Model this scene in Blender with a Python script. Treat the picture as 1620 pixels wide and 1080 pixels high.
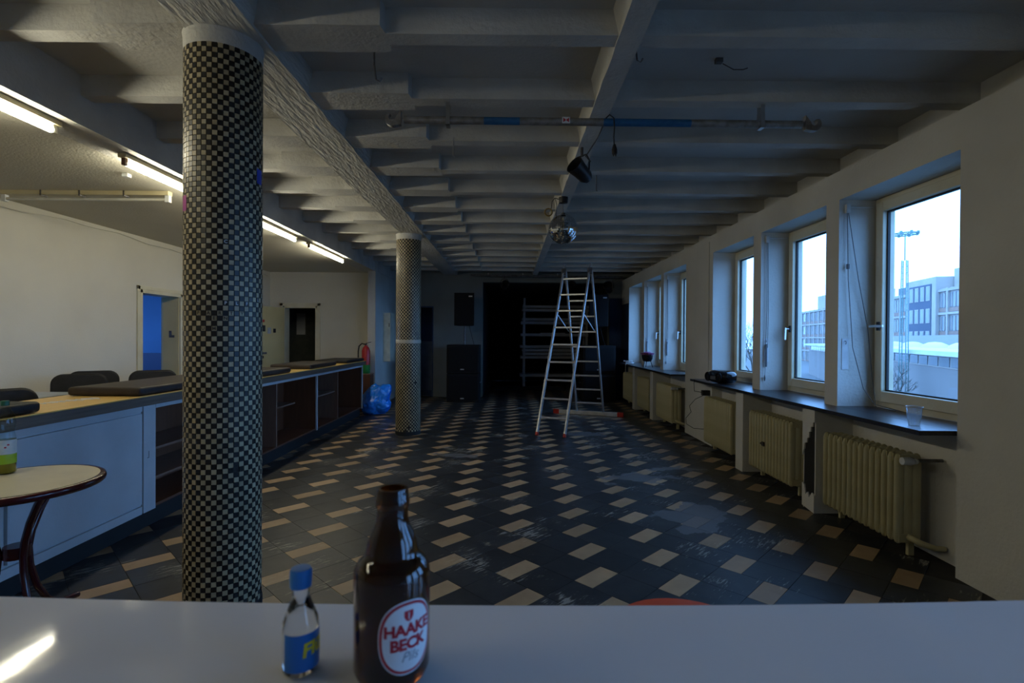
import bpy, bmesh, math, random
from mathutils import Matrix, Vector, noise
R = math.radians
random.seed(7)
for o in list(bpy.data.objects): bpy.data.objects.remove(o)
scene = bpy.context.scene
COL = scene.collection

# ------------------------------------------------------------------ camera
CAMH = 1.41
cam_d = bpy.data.cameras.new('camera'); cam = bpy.data.objects.new('camera', cam_d); COL.objects.link(cam)
cam_d.sensor_width = 36.0; cam_d.lens = 36.0 * 815 / 1620
cam.matrix_world = Matrix.Translation((0, 0, CAMH)) @ Matrix.Rotation(R(-0.28), 4, 'Z') @ Matrix.Rotation(R(90 - 0.42), 4, 'X') @ Matrix.Rotation(R(0.37), 4, 'Z')
cam_d.clip_start = 0.02; cam_d.clip_end = 600
cam_d.dof.use_dof = True; cam_d.dof.focus_distance = 5.0; cam_d.dof.aperture_fstop = 7.0
scene.camera = cam

# ------------------------------------------------------------------ world, exposure
SKY = 7.3
world = bpy.data.worlds.new('overcast_sky'); scene.world = world; world.use_nodes = True
bg = world.node_tree.nodes['Background']
bg.inputs['Color'].default_value = (0.20, 0.455, 1.0, 1); bg.inputs['Strength'].default_value = SKY
vs = scene.view_settings
vs.view_transform = 'Standard'; vs.look = 'None'; vs.gamma = 1.0; vs.use_curve_mapping = False; vs.exposure = 0.0
scene.cycles.use_denoising = True
scene.cycles.max_bounces = 10; scene.cycles.diffuse_bounces = 6; scene.cycles.glossy_bounces = 4
scene.cycles.transmission_bounces = 10; scene.cycles.transparent_max_bounces = 16
scene.cycles.caustics_refractive = False; scene.cycles.caustics_reflective = False
scene.cycles.sample_clamp_indirect = 4.0
TUBE = 48.0

# ------------------------------------------------------------------ room numbers
XW, XL, YB, YBL, YN = 2.66, -4.9, 12.2, 10.56, -1.7
ZR, ZS, ZLOW, XF = 2.90, 3.03, 2.72, -2.68
XST0, XST1 = -2.82, -2.67

# ------------------------------------------------------------------ materials
def s2l(c):
    return tuple((x / 12.92 if x <= 0.04045 else ((x + 0.055) / 1.055) ** 2.4) for x in c)
MATS = {}
def mat(name, col, rough=0.6, col2=None, scale=8.0, metal=0.0, bump=0.0, bscale=60.0, spec=0.5, detail=4, stretch=None, trans=0.0, ior=1.45, emit=None, coat=0.0, lo=0.35, hi=0.65):
    """procedural principled material: two colours mixed by noise, noise bump; colours are linear"""
    if name in MATS: return MATS[name]
    m = bpy.data.materials.new(name); m.use_nodes = True
    nt = m.node_tree; N = nt.nodes; L = nt.links; b = N['Principled BSDF']
    b.inputs['Roughness'].default_value = rough; b.inputs['Metallic'].default_value = metal
    b.inputs['Specular IOR Level'].default_value = spec; b.inputs['IOR'].default_value = ior
    b.inputs['Transmission Weight'].default_value = trans; b.inputs['Coat Weight'].default_value = coat
    tc = N.new('ShaderNodeTexCoord'); src = tc.outputs['Object']
    if stretch:
        mp = N.new('ShaderNodeMapping'); mp.inputs['Scale'].default_value = stretch; L.new(src, mp.inputs['Vector']); src = mp.outputs['Vector']
    if col2 is None: col2 = tuple(c * 0.8 for c in col)
    nz = N.new('ShaderNodeTexNoise'); nz.inputs['Scale'].default_value = scale; nz.inputs['Detail'].default_value = detail; L.new(src, nz.inputs['Vector'])
    rp = N.new('ShaderNodeValToRGB'); rp.color_ramp.elements[0].position = lo; rp.color_ramp.elements[1].position = hi
    rp.color_ramp.elements[0].color = (*col, 1); rp.color_ramp.elements[1].color = (*col2, 1)
    L.new(nz.outputs['Fac'], rp.inputs['Fac']); L.new(rp.outputs['Color'], b.inputs['Base Color'])
    if bump:
        nb = N.new('ShaderNodeTexNoise'); nb.inputs['Scale'].default_value = bscale; nb.inputs['Detail'].default_value = 5; L.new(src, nb.inputs['Vector'])
        bp = N.new('ShaderNodeBump'); bp.inputs['Strength'].default_value = 1.0; bp.inputs['Distance'].default_value = bump
        L.new(nb.outputs['Fac'], bp.inputs['Height']); L.new(bp.outputs['Normal'], b.inputs['Normal'])
    if emit:
        b.inputs['Emission Color'].default_value = (*emit[0], 1); b.inputs['Emission Strength'].default_value = emit[1]
    MATS[name] = m
    return m

def mat_pane(name, tint=(0.93, 0.97, 0.98), base=.035):
    m = bpy.data.materials.new(name); m.use_nodes = True; nt = m.node_tree; N = nt.nodes; L = nt.links
    N.remove(N['Principled BSDF']); out = N['Material Output']
    t = N.new('ShaderNodeBsdfTransparent'); t.inputs['Color'].default_value = (*tint, 1)
    g = N.new('ShaderNodeBsdfGlossy'); g.inputs['Roughness'].default_value = 0.02
    lw = N.new('ShaderNodeLayerWeight'); pw = N.new('ShaderNodeMath'); pw.operation = 'POWER'; pw.inputs[1].default_value = 4; L.new(lw.outputs['Facing'], pw.inputs[0])
    f = N.new('ShaderNodeMapRange'); f.inputs['To Min'].default_value = base; f.inputs['To Max'].default_value = .6; L.new(pw.outputs[0], f.inputs['Value'])
    mx = N.new('ShaderNodeMixShader'); L.new(f.outputs['Result'], mx.inputs['Fac']); L.new(t.outputs['BSDF'], mx.inputs[1]); L.new(g.outputs['BSDF'], mx.inputs[2])
    L.new(mx.outputs['Shader'], out.inputs['Surface']); MATS[name] = m
    return m

def mat_tile(name, col, col2, scuff, rough):
    """vinyl floor tile: marbled streaks along the tile, tone per tile, scuffs, dried grey stains of their own shape"""
    m = bpy.data.materials.new(name); m.use_nodes = True; nt = m.node_tree; N = nt.nodes; L = nt.links; b = N['Principled BSDF']
    tc = N.new('ShaderNodeTexCoord'); oi = N.new('ShaderNodeObjectInfo'); geo = N.new('ShaderNodeNewGeometry')
    at = N.new('ShaderNodeAttribute'); at.attribute_name = 'tone'
    rot = N.new('ShaderNodeMapping'); rot.inputs['Rotation'].default_value = (0, 0, R(-45)); L.new(geo.outputs['Position'], rot.inputs['Vector'])
    nz = N.new('ShaderNodeTexNoise'); nz.inputs['Scale'].default_value = 9; nz.inputs['Detail'].default_value = 6; L.new(geo.outputs['Position'], nz.inputs['Vector'])
    rp = N.new('ShaderNodeValToRGB'); rp.color_ramp.elements[0].position = .3; rp.color_ramp.elements[1].position = .7
    rp.color_ramp.elements[0].color = (*col, 1); rp.color_ramp.elements[1].color = (*col2, 1); L.new(nz.outputs['Fac'], rp.inputs['Fac'])
    # tone per tile
    ad = N.new('ShaderNodeMath'); ad.operation = 'ADD'; L.new(oi.outputs['Random'], ad.inputs[0]); L.new(at.outputs['Fac'], ad.inputs[1])
    fr = N.new('ShaderNodeMath'); fr.operation = 'FRACT'; L.new(ad.outputs[0], fr.inputs[0])
    mr = N.new('ShaderNodeMapRange'); mr.inputs['To Min'].default_value = .78; mr.inputs['To Max'].default_value = 1.2; L.new(fr.outputs[0], mr.inputs['Value'])
    mu = N.new('ShaderNodeMix'); mu.data_type = 'RGBA'; mu.blend_type = 'MULTIPLY'; mu.inputs['Factor'].default_value = 1
    L.new(rp.outputs['Color'], mu.inputs['A']); L.new(mr.outputs['Result'], mu.inputs['B'])
    # scuffs: short streaks
    st = N.new('ShaderNodeMapping'); st.inputs['Scale'].default_value = (9, 55, 1); L.new(rot.outputs['Vector'], st.inputs['Vector'])
    ns = N.new('ShaderNodeTexNoise'); ns.inputs['Scale'].default_value = 1.0; ns.inputs['Detail'].default_value = 4; ns.inputs['Roughness'].default_value = .7; L.new(st.outputs['Vector'], ns.inputs['Vector'])
    nl = N.new('ShaderNodeTexNoise'); nl.inputs['Scale'].default_value = 2.1; nl.inputs['Detail'].default_value = 2; L.new(geo.outputs['Position'], nl.inputs['Vector'])
    ml = N.new('ShaderNodeMath'); ml.operation = 'MULTIPLY'; L.new(ns.outputs['Fac'], ml.inputs[0]); L.new(nl.outputs['Fac'], ml.inputs[1])
    rs = N.new('ShaderNodeValToRGB'); rs.color_ramp.elements[0].position = .335; rs.color_ramp.elements[1].position = .385
    L.new(ml.outputs[0], rs.inputs['Fac'])
    m2 = N.new('ShaderNodeMix'); m2.data_type = 'RGBA'; L.new(rs.outputs['Color'], m2.inputs['Factor']); L.new(mu.outputs['Result'], m2.inputs['A']); m2.inputs['B'].default_value = (*scuff, 1)
    last = m2.outputs['Result']
    # dried stains with outlines of their own
    nd = N.new('ShaderNodeTexNoise'); nd.inputs['Scale'].default_value = 4.5; nd.inputs['Detail'].default_value = 4; L.new(geo.outputs['Position'], nd.inputs['Vector'])
    sb = N.new('ShaderNodeVectorMath'); sb.operation = 'SUBTRACT'; sb.inputs[1].default_value = (.5, .5, .5); L.new(nd.outputs['Color'], sb.inputs[0])
    sc_ = N.new('ShaderNodeVectorMath'); sc_.operation = 'SCALE'; sc_.inputs['Scale'].default_value = .75; L.new(sb.outputs[0], sc_.inputs[0])
    wp = N.new('ShaderNodeVectorMath'); wp.operation = 'ADD'; L.new(geo.outputs['Position'], wp.inputs[0]); L.new(sc_.outputs[0], wp.inputs[1])
    for (cx, cy, rx, ry) in ((1.32, 5.2, .42, .16), (1.5, 4.05, .25, .33), (1.72, 5.55, .35, .12), (-.62, 6.15, .3, .13), (1.1, 7.6, .28, .2)):
        mp = N.new('ShaderNodeMapping'); mp.vector_type = 'POINT'
        mp.inputs['Location'].default_value = (-cx / rx, -cy / ry, 0); mp.inputs['Scale'].default_value = (1 / rx, 1 / ry, 0); L.new(wp.outputs[0], mp.inputs['Vector'])
        ln = N.new('ShaderNodeVectorMath'); ln.operation = 'LENGTH'; L.new(mp.outputs['Vector'], ln.inputs[0])
        lt = N.new('ShaderNodeMath'); lt.operation = 'LESS_THAN'; lt.inputs[1].default_value = 1.0; L.new(ln.outputs['Value'], lt.inputs[0])
        mf = N.new('ShaderNodeMath'); mf.operation = 'MULTIPLY'; mf.inputs[1].default_value = .8; L.new(lt.outputs[0], mf.inputs[0])
        mm = N.new('ShaderNodeMix'); mm.data_type = 'RGBA'; L.new(mf.outputs[0], mm.inputs['Factor']); L.new(last, mm.inputs['A']); mm.inputs['B'].default_value = (.12, .125, .13, 1)
        last = mm.outputs['Result']
    L.new(last, b.inputs['Base Color'])
    rr = N.new('ShaderNodeMapRange'); rr.inputs['To Min'].default_value = rough - .1; rr.inputs['To Max'].default_value = rough + .14; L.new(nl.outputs['Fac'], rr.inputs['Value']); L.new(rr.outputs['Result'], b.inputs['Roughness'])
    b.inputs['Specular IOR Level'].default_value = .4
    bp = N.new('ShaderNodeBump'); bp.inputs['Distance'].default_value = .0015; L.new(nz.outputs['Fac'], bp.inputs['Height']); L.new(bp.outputs['Normal'], b.inputs['Normal'])
    MATS[name] = m
    return m

def mat_mosaic(name, col, rough, spec):
    m = bpy.data.materials.new(name); m.use_nodes = True; nt = m.node_tree; N = nt.nodes; L = nt.links; b = N['Principled BSDF']
    at = N.new('ShaderNodeAttribute'); at.attribute_name = 'tone'
    geo = N.new('ShaderNodeNewGeometry'); nz = N.new('ShaderNodeTexNoise'); nz.inputs['Scale'].default_value = 5; nz.inputs['Detail'].default_value = 5; L.new(geo.outputs['Position'], nz.inputs['Vector'])
    ad = N.new('ShaderNodeMath'); ad.operation = 'ADD'; L.new(at.outputs['Fac'], ad.inputs[0]); L.new(nz.outputs['Fac'], ad.inputs[1])
    mr = N.new('ShaderNodeMapRange'); mr.inputs['From Min'].default_value = .4; mr.inputs['From Max'].default_value = 1.6; mr.inputs['To Min'].default_value = .75; mr.inputs['To Max'].default_value = 1.2; L.new(ad.outputs[0], mr.inputs['Value'])
    mu = N.new('ShaderNodeMix'); mu.data_type = 'RGBA'; mu.blend_type = 'MULTIPLY'; mu.inputs['Factor'].default_value = 1; mu.inputs['A'].default_value = (*col, 1); L.new(mr.outputs['Result'], mu.inputs['B'])
    L.new(mu.outputs['Result'], b.inputs['Base Color']); b.inputs['Roughness'].default_value = rough; b.inputs['Specular IOR Level'].default_value = spec
    MATS[name] = m
    return m

def mat_wood(name, c1, c2, rough=.45, stretch=(1, 14, 14), scale=3.0):
    return mat(name, c1, rough, c2, scale=scale, stretch=stretch, detail=6, bump=.0006, bscale=30, lo=.3, hi=.7)

def mat_brick(name):
    m = bpy.data.materials.new(name); m.use_nodes = True; nt = m.node_tree; N = nt.nodes; L = nt.links; b = N['Principled BSDF']
    tc = N.new('ShaderNodeTexCoord'); br = N.new('ShaderNodeTexBrick'); br.inputs['Scale'].default_value = 3.0
    br.inputs['Color1'].default_value = (.16, .1, .085, 1); br.inputs['Color2'].default_value = (.2, .125, .1, 1); br.inputs['Mortar'].default_value = (.22, .19, .17, 1)
    L.new(tc.outputs['Object'], br.inputs['Vector']); L.new(br.outputs['Color'], b.inputs['Base Color']); b.inputs['Roughness'].default_value = .9
    MATS[name] = m
    return m

plaster = mat('white_plaster', (.60, .585, .53), .85, (.53, .515, .465), scale=1.6, bump=.004, bscale=45)
plaster_l = mat('cream_plaster', (.63, .60, .50), .85, (.58, .55, .46), scale=1.2, bump=.003, bscale=60)
concrete_w = mat('painted_concrete', (.56, .55, .51), .8, (.46, .45, .42), scale=3.0, bump=.006, bscale=34)
concrete_r = mat('rough_painted_concrete', (.55, .54, .50), .65, (.40, .39, .36), scale=5.0, bump=.014, bscale=34, stretch=(1.0, .22, 1.0))
slab_m = mat('painted_slab', (.52, .51, .48), .85, (.46, .455, .43), scale=2.0, bump=.004, bscale=40)
reveal_m = plaster
grey_wall = mat('grey_green_paint', (.17, .18, .165), .75, (.145, .155, .145), scale=2.0, bump=.003)
navy = mat('dark_blue_paint', (.03, .055, .11), .7, (.025, .045, .09), scale=2)
blue_wall = mat('bright_blue_paint', (.045, .20, .46), .6, (.04, .18, .42), scale=2)
blue_dado = mat('deep_blue_paint', (.012, .05, .17), .5, (.01, .045, .15), scale=2)
black_cloth = mat('black_cloth', (.008, .009, .012), .95, (.012, .013, .016), scale=12, bump=.01, bscale=9)
black_room = mat('black_paint', (.012, .013, .016), .9, (.016, .018, .02), scale=4)
frame_w = mat('yellowed_white_lacquer', (.62, .585, .44), .45, (.52, .45, .29), scale=3.0, bump=.001, lo=.45, hi=.75)
gasket = mat('black_rubber', (.012, .014, .016), .6)
pane = mat_pane('window_glass')
stone_b = mat('black_stone', (.012, .013, .016), .30, (.03, .032, .036), scale=60, spec=.6, bump=.0008, bscale=30, lo=.5, hi=.75)
rad_m = mat('cream_radiator_paint', (.50, .455, .27), .5, (.43, .38, .215), scale=7, bump=.001, bscale=60)
rad_chip = mat('bare_iron', (.05, .04, .035), .7)
alu = mat('brushed_aluminium', (.62, .63, .64), .34, (.5, .51, .52), scale=14, metal=.75, bump=.0005)
steel = mat('steel', (.55, .56, .57), .3, (.45, .46, .47), scale=9, metal=.9)
steel_d = mat('dull_steel', (.16, .16, .165), .5, (.1, .09, .085), scale=20, metal=.7, bump=.001)
blue_paint = mat('worn_blue_paint', (.015, .10, .26), .45, (.025, .13, .3), scale=40)
red_pl = mat('red_plastic', (.45, .025, .015), .45, (.4, .02, .012))
orange_pl = mat('orange_red_plastic', (.62, .085, .025), .4, (.55, .07, .02))
black_pl = mat('black_plastic', (.012, .012, .013), .4, (.018, .018, .02), scale=20)
black_gl = mat('glossy_black_plastic', (.008, .008, .01), .12, (.012, .012, .014), scale=20)
speaker_m = mat('black_textured_paint', (.010, .010, .011), .75, (.014, .014, .015), scale=60, bump=.002, bscale=120, spec=.2)
grille_m = mat('black_metal_grille', (.005, .005, .006), .7, (.008, .008, .009), scale=220, bump=.002, bscale=300, spec=.2)
badge_m = mat('silver_badge', (.6, .62, .64), .35, metal=.5)
leather_br = mat('brown_leatherette', (.040, .032, .027), .5, (.028, .022, .019), spec=.3, scale=14, bump=.0015, bscale=90)
leather_bk = mat('black_leatherette', (.010, .010, .011), .5, (.016, .016, .017), spec=.3, scale=14, bump=.0015, bscale=90)
counter_wood = mat_wood('yellow_beech_laminate', (.64, .42, .13), (.56, .36, .10), .35, (14, 1, 14))
counter_edge = mat_wood('grey_wood_edge', (.17, .125, .09), (.105, .078, .058), .45, (10, .6, 14), 4)
white_lac = mat('white_lacquered_board', (.55, .56, .56), .5, (.47, .48, .48), scale=2.5, bump=.001)
void_shade = mat('dark_gap', (.01, .01, .01), .9)
brown_lam = mat_wood('dark_brown_laminate', (.17, .066, .032), (.13, .05, .024), .45, (8, 8, 1))
brown_pale = mat_wood('reddish_brown_laminate', (.26, .15, .10), (.21, .12, .085), .45, (8, 8, 1))  # paler brown for partitions, shelves and the box lid
kick_m = mat('black_kickboard', (.012, .012, .013), .6)
door_m = mat('cream_door_lacquer', (.58, .49, .25), .5, (.52, .43, .21), scale=2.0, bump=.0008)
grout = mat('dark_grout', (.045, .042, .036), .9, (.03, .028, .025), scale=50)
mos_l = mat_mosaic('beige_mosaic', (.40, .335, .205), .42, .4)
mos_d = mat_mosaic('black_mosaic', (.012, .0115, .012), .36, .35)
tile_d = mat_tile('dark_floor_vinyl', (.018, .020, .022), (.030, .032, .033), (.26, .25, .21), .40)
tile_l = mat_tile('beige_floor_vinyl', (.37, .25, .135), (.31, .205, .11), (.42, .33, .21), .46)
floor_base = mat('black_floor_adhesive', (.012, .012, .012), .8, (.03, .025, .02), scale=9)
mirror = mat('mirror_glass', (.82, .84, .85), .04, (.7, .72, .73), scale=60, metal=1.0, lo=.48, hi=.52)
white_pl = mat('white_plastic', (.62, .63, .62), .4)
cream_metal = mat('cream_metal', (.70, .67, .52), .45)
tube_m = mat('lit_fluorescent_tube', (.9, .9, .9), .4, emit=((1.0, .94, .72), TUBE))
tube_off = mat('white_glass_tube', (.6, .58, .5), .25)
batten_m = mat('yellowed_metal_batten', (.50, .44, .28), .4, (.45, .38, .22), scale=6)
copper_m = mat('brown_bakelite', (.12, .045, .02), .4)
table_white = mat('white_table_laminate', (.80, .80, .80), .06, (.77, .77, .775), scale=3, spec=.5, bump=.0002, bscale=14)
cream_lam = mat('cream_stone_laminate', (.60, .56, .42), .35, (.52, .48, .36), scale=5, detail=8)
wine = mat('wine_red_lacquer', (.055, .006, .008), .22, (.045, .005, .007), coat=.3)
amber = mat('amber_glass', (.17, .055, .010), .03, (.17, .055, .010), trans=1.0, ior=1.5)
clear = mat('clear_glass', (.95, .97, .97), .02, (.95, .97, .97), trans=1.0, ior=1.45)
pet = mat_pane('clear_plastic', (.86, .90, .88))
cup_m = mat_pane('clear_cup_plastic', (.95, .96, .97), .16)
juice = mat('yellow_juice', (.62, .42, .03), .1, (.55, .36, .02), trans=.6, ior=1.33)
label_w = mat('white_label_paper', (.72, .73, .74), .45, (.68, .69, .7))
label_red = mat('red_label_ink', (.42, .018, .035), .5, (.40, .016, .03))
label_grey = mat('grey_label_ink', (.25, .27, .30), .5)
label_blue = mat('blue_label_paper', (.008, .15, .50), .4, (.008, .14, .47))
label_yel = mat('yellow_label_ink', (.75, .60, .02), .45)
cap_blue = mat('blue_cap_plastic', (.012, .18, .56), .45, (.012, .16, .5))
cap_green = mat('green_cap_plastic', (.01, .10, .055), .4)
label_lime = mat('lime_label_paper', (.30, .48, .02), .45)
label_pale = mat('pale_label_paper', (.42, .52, .56), .45, (.55, .6, .58), scale=40)
bag_m = mat('blue_plastic_film', (.012, .24, .90), .25, (.01, .2, .8), scale=6, spec=.7)
red_enamel = mat('red_enamel', (.42, .018, .018), .35)
green_pl = mat('green_label_paint', (.02, .22, .04), .5)
white_ink = mat('white_paint_marker', (.60, .62, .63), .6)
black_ink = mat('dark_marker_ink', (.035, .03, .025), .7)
purple = mat('purple_foil', (.22, .03, .12), .3, (.3, .1, .2), scale=30)
grey_plank = mat('grey_board', (.42, .44, .48), .6, (.34, .36, .39), scale=6, stretch=(1, 8, 8))
orange_ring = mat('yellow_brown_tape', (.30, .20, .06), .5)
wire_m = mat('black_cable', (.012, .012, .012), .5)
wire_w = mat('white_cable', (.62, .63, .63), .5)
cord_m = mat('grey_cord', (.10, .10, .105), .8)
stick_b = mat('blue_sticker', (.03, .06, .42), .4)
stick_m = mat('magenta_sticker', (.42, .03, .30), .4)
o_conc = mat('pale_concrete', (.44, .38, .33), .9, (.38, .33, .29), scale=.4)
o_glass = mat('far_window_glass', (.16, .17, .18), .15, (.22, .22, .22), scale=.6)
o_spand = mat('orange_spandrel', (.33, .21, .16), .8)
o_dark = mat('dark_facade', (.06, .075, .11), .6)
o_brick = mat_brick('brown_brick')
o_roof = mat('white_roof', (.62, .62, .62), .9, (.55, .55, .55), scale=.5)
o_ground = mat('asphalt', (.12, .12, .12), .95, (.16, .16, .15), scale=.3)
o_green = mat('pale_green_steel', (.13, .23, .22), .6)
bark = mat('bark', (.10, .085, .07), .9)

# ------------------------------------------------------------------ mesh helpers
class MB:
    def __init__(s): s.v = []; s.f = []; s.m = []
    def quadbox(s, c8, mi=0):
        o = len(s.v); s.v += [tuple(p) for p in c8]
        for f in ((0, 3, 2, 1), (4, 5, 6, 7), (0, 1, 5, 4), (1, 2, 6, 5), (2, 3, 7, 6), (3, 0, 4, 7)):
            s.f.append(tuple(o + i for i in f)); s.m.append(mi)
        return s
    def box(s, x0, x1, y0, y1, z0, z1, mi=0):
        return s.quadbox([(x0, y0, z0), (x1, y0, z0), (x1, y1, z0), (x0, y1, z0), (x0, y0, z1), (x1, y0, z1), (x1, y1, z1), (x0, y1, z1)], mi)
    def bar(s, p, q, w, h, up=(0, 0, 1), mi=0):
        p = Vector(p); q = Vector(q); d = (q - p).normalized(); u = Vector(up); sx = d.cross(u).normalized(); u = sx.cross(d)
        a = sx * w / 2; b = u * h / 2
        return s.quadbox([p - a - b, p + a - b, q + a - b, q - a - b, p - a + b, p + a + b, q + a + b, q - a + b], mi)
    def tube(s, pts, r, n=10, mi=0, caps=True):
        pts = [Vector(p) for p in pts]; rs = r if isinstance(r, (list, tuple)) else [r] * len(pts)
        o = len(s.v); ref = None
        for i, p in enumerate(pts):
            d = (pts[min(i + 1, len(pts) - 1)] - pts[max(i - 1, 0)])
            d = d.normalized() if d.length > 1e-9 else Vector((0, 0, 1))
            if ref is None: ref = Vector((1, 0, 0)) if abs(d.x) < .9 else Vector((0, 1, 0))
            a = (ref - d * ref.dot(d)).normalized(); b = d.cross(a); ref = a
            for k in range(n):
                t = 2 * math.pi * k / n; s.v.append(tuple(p + (a * math.cos(t) + b * math.sin(t)) * rs[i]))
        for i in range(len(pts) - 1):
            for k in range(n):
                k2 = (k + 1) % n; s.f.append((o + i * n + k, o + i * n + k2, o + (i + 1) * n + k2, o + (i + 1) * n + k)); s.m.append(mi)
        if caps:
            s.f.append(tuple(o + k for k in reversed(range(n)))); s.m.append(mi)
            e = o + (len(pts) - 1) * n; s.f.append(tuple(e + k for k in range(n))); s.m.append(mi)
        return s
    def lathe(s, prof, n=32, c=(0, 0, 0), mi=0, axis=None):
        """prof: (r, z) list; closed to the axis where r == 0"""
        o = len(s.v); M = axis or Matrix.Identity(3)
        idx = []
        for (r, z) in prof:
            if r < 1e-6:
                idx.append([len(s.v)]); s.v.append(tuple(M @ Vector((0, 0, z)) + Vector(c)))
            else:
                row = []
                for k in range(n):
                    t = 2 * math.pi * k / n; row.append(len(s.v)); s.v.append(tuple(M @ Vector((r * math.cos(t), r * math.sin(t), z)) + Vector(c)))
                idx.append(row)
        for a, b in zip(idx[:-1], idx[1:]):
            for k in range(n):
                k2 = (k + 1) % n
                if len(a) == 1 and len(b) == 1: continue
                if len(a) == 1: s.f.append((a[0], b[k2], b[k]))
                elif len(b) == 1: s.f.append((a[k], a[k2], b[0]))
                else: s.f.append((a[k], a[k2], b[k2], b[k]))
                s.m.append(mi)
        return s
    def prism(s, poly, e0, e1, axis='z', mi=0):
        """poly of 2-D points extruded along an axis; x: (y,z), y: (x,z), z: (x,y)"""
        n = len(poly); o = len(s.v)
        for e in (e0, e1):
            for (a, b) in poly:
                s.v.append((e, a, b) if axis == 'x' else (a, e, b) if axis == 'y' else (a, b, e))
        s.f.append(tuple(o + i for i in reversed(range(n)))); s.m.append(mi)
        s.f.append(tuple(o + n + i for i in range(n))); s.m.append(mi)
        for i in range(n):
            j = (i + 1) % n; s.f.append((o + i, o + j, o + n + j, o + n + i)); s.m.append(mi)
        return s
    def mesh(s, name, mats, smooth=None):
        me = bpy.data.meshes.new(name); me.from_pydata(s.v, [], s.f)
        for m in mats: me.materials.append(m)
        me.polygons.foreach_set('material_index', s.m)
        bm = bmesh.new(); bm.from_mesh(me); bmesh.ops.recalc_face_normals(bm, faces=bm.faces); bm.to_mesh(me); bm.free()
        if smooth is not None:
            me.polygons.foreach_set('use_smooth', [True] * len(me.polygons)); me.set_sharp_from_angle(angle=R(smooth))
        me.update()
        return me
    def build(s, name, mats, parent=None, smooth=None, bevel=0.0, loc=None, rotz=0.0, world=True, seg=2):
        """world: coordinates are in the room and are moved into the parent's frame"""
        if not isinstance(mats, (list, tuple)): mats = [mats]
        if parent is not None and world:
            p = parent
            off = Vector((0, 0, 0))
            while p is not None: off += p.location; p = p.parent
            s.v = [(a - off.x, b - off.y, c - off.z) for a, b, c in s.v]
        me = s.mesh(name, mats, smooth)
        return link(name, me, parent, loc, rotz, bevel, seg)

def link(name, me, parent=None, loc=None, rotz=0.0, bevel=0.0, seg=2):
    o = bpy.data.objects.new(name, me); COL.objects.link(o)
    if parent is not None: o.parent = parent
    if loc is not None: o.location = loc
    if rotz: o.rotation_euler = (0, 0, rotz)
    if bevel:
        md = o.modifiers.new('bevel', 'BEVEL'); md.width = bevel; md.segments = seg; md.limit_method = 'ANGLE'; md.angle_limit = R(35)
    return o

def thing(name, label, cat, loc=(0, 0, 0), rotz=0.0, group=None):
    o = bpy.data.objects.new(name, None); COL.objects.link(o); o.location = loc; o.rotation_euler = (0, 0, rotz); o.empty_display_size = .1
    return tag(o, label, cat, group)
def tag(o, label, cat, group=None):
    o['label'] = label; o['category'] = cat
    if group: o['group'] = group
    return o
def struct(o, label=None):
    o['kind'] = 'structure'
    if label: o['label'] = label
    return o
def stuff(o): o['kind'] = 'stuff'; return o
def sempty(name, label=None, loc=(0, 0, 0)):
    o = bpy.data.objects.new(name, None); COL.objects.link(o); o.location = loc; o.empty_display_size = .1
    return struct(o, label)
def copy_tree(o, parent=None):
    c = o.copy(); COL.objects.link(c); c.parent = parent
    for ch in list(o.children): copy_tree(ch, c)
    return c

def text_mesh(body, size, shear=0.0, extrude=0.0, align='CENTER', bold=0.0, space=1.0):
    cu = bpy.data.curves.new('text', 'FONT'); cu.body = body; cu.size = size; cu.shear = shear; cu.extrude = extrude
    cu.align_x = align; cu.align_y = 'CENTER'; cu.offset = bold; cu.space_character = space; cu.resolution_u = 3
    o = bpy.data.objects.new('text', cu); COL.objects.link(o)
    bpy.context.view_layer.update()
    me = bpy.data.meshes.new_from_object(o.evaluated_get(bpy.context.evaluated_depsgraph_get()))
    v = [tuple(p.co) for p in me.vertices]; f = [tuple(p.vertices) for p in me.polygons]
    bpy.data.objects.remove(o); bpy.data.curves.remove(cu); bpy.data.meshes.remove(me)
    return v, f
def flat_text(name, body, size, fn, m, parent, **k):
    """lettering whose outline points are mapped by fn(x, y) to the surface it is printed on"""
    v, f = text_mesh(body, size, **k)
    mb = MB(); mb.v = [tuple(fn(a, b)) for a, b, c in v]; mb.f = f; mb.m = [0] * len(f)
    return mb.build(name, m, parent, world=False)
def arc(c, r, a0, a1, n, plane='xz', y=0):
    out = []
    for i in range(n + 1):
        t = R(a0 + (a1 - a0) * i / n); a = c[0] + r * math.cos(t); b = c[1] + r * math.sin(t)
        out.append((a, y, b) if plane == 'xz' else (y, a, b) if plane == 'yz' else (a, b, y))
    return out

# ================================================================== SETTING
# ---- floor: one slab, vinyl tiles laid on the diagonal
floor = struct(MB().box(XL - .3, 3.2, YN - .2, 17.2, -.25, -.0045).build('floor', floor_base), 'dark vinyl tile floor with beige half tiles laid diagonally')
S = .261; B = S / 2; GAP = .0009
uvx = Vector((math.cos(R(45)), math.sin(R(45)))); vvx = Vector((math.sin(R(45)), -math.cos(R(45)))); O0 = Vector((-.075, 3.08))
def tilebox(a, b):
    mb = MB(); g = GAP; c = .0006
    mb.quadbox([(g, -b + g, -.0045), (a - g, -b + g, -.0045), (a - g, -g, -.0045), (g, -g, -.0045), (g + c, -b + g + c, 0), (a - g - c, -b + g + c, 0), (a - g - c, -g - c, 0), (g + c, -g - c, 0)])
    return mb
light_me = tilebox(S, B).mesh('beige_floor_tile', [tile_l]); dark_me = tilebox(S, S).mesh('dark_floor_tile', [tile_d])
def inside(x, y):
    if y < YN + .1 or y > 16.6: return False
    if y < 12.0: return -2.72 < x < 2.66
    return -.6 < x < 2.4
tl, td = [], []
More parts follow.
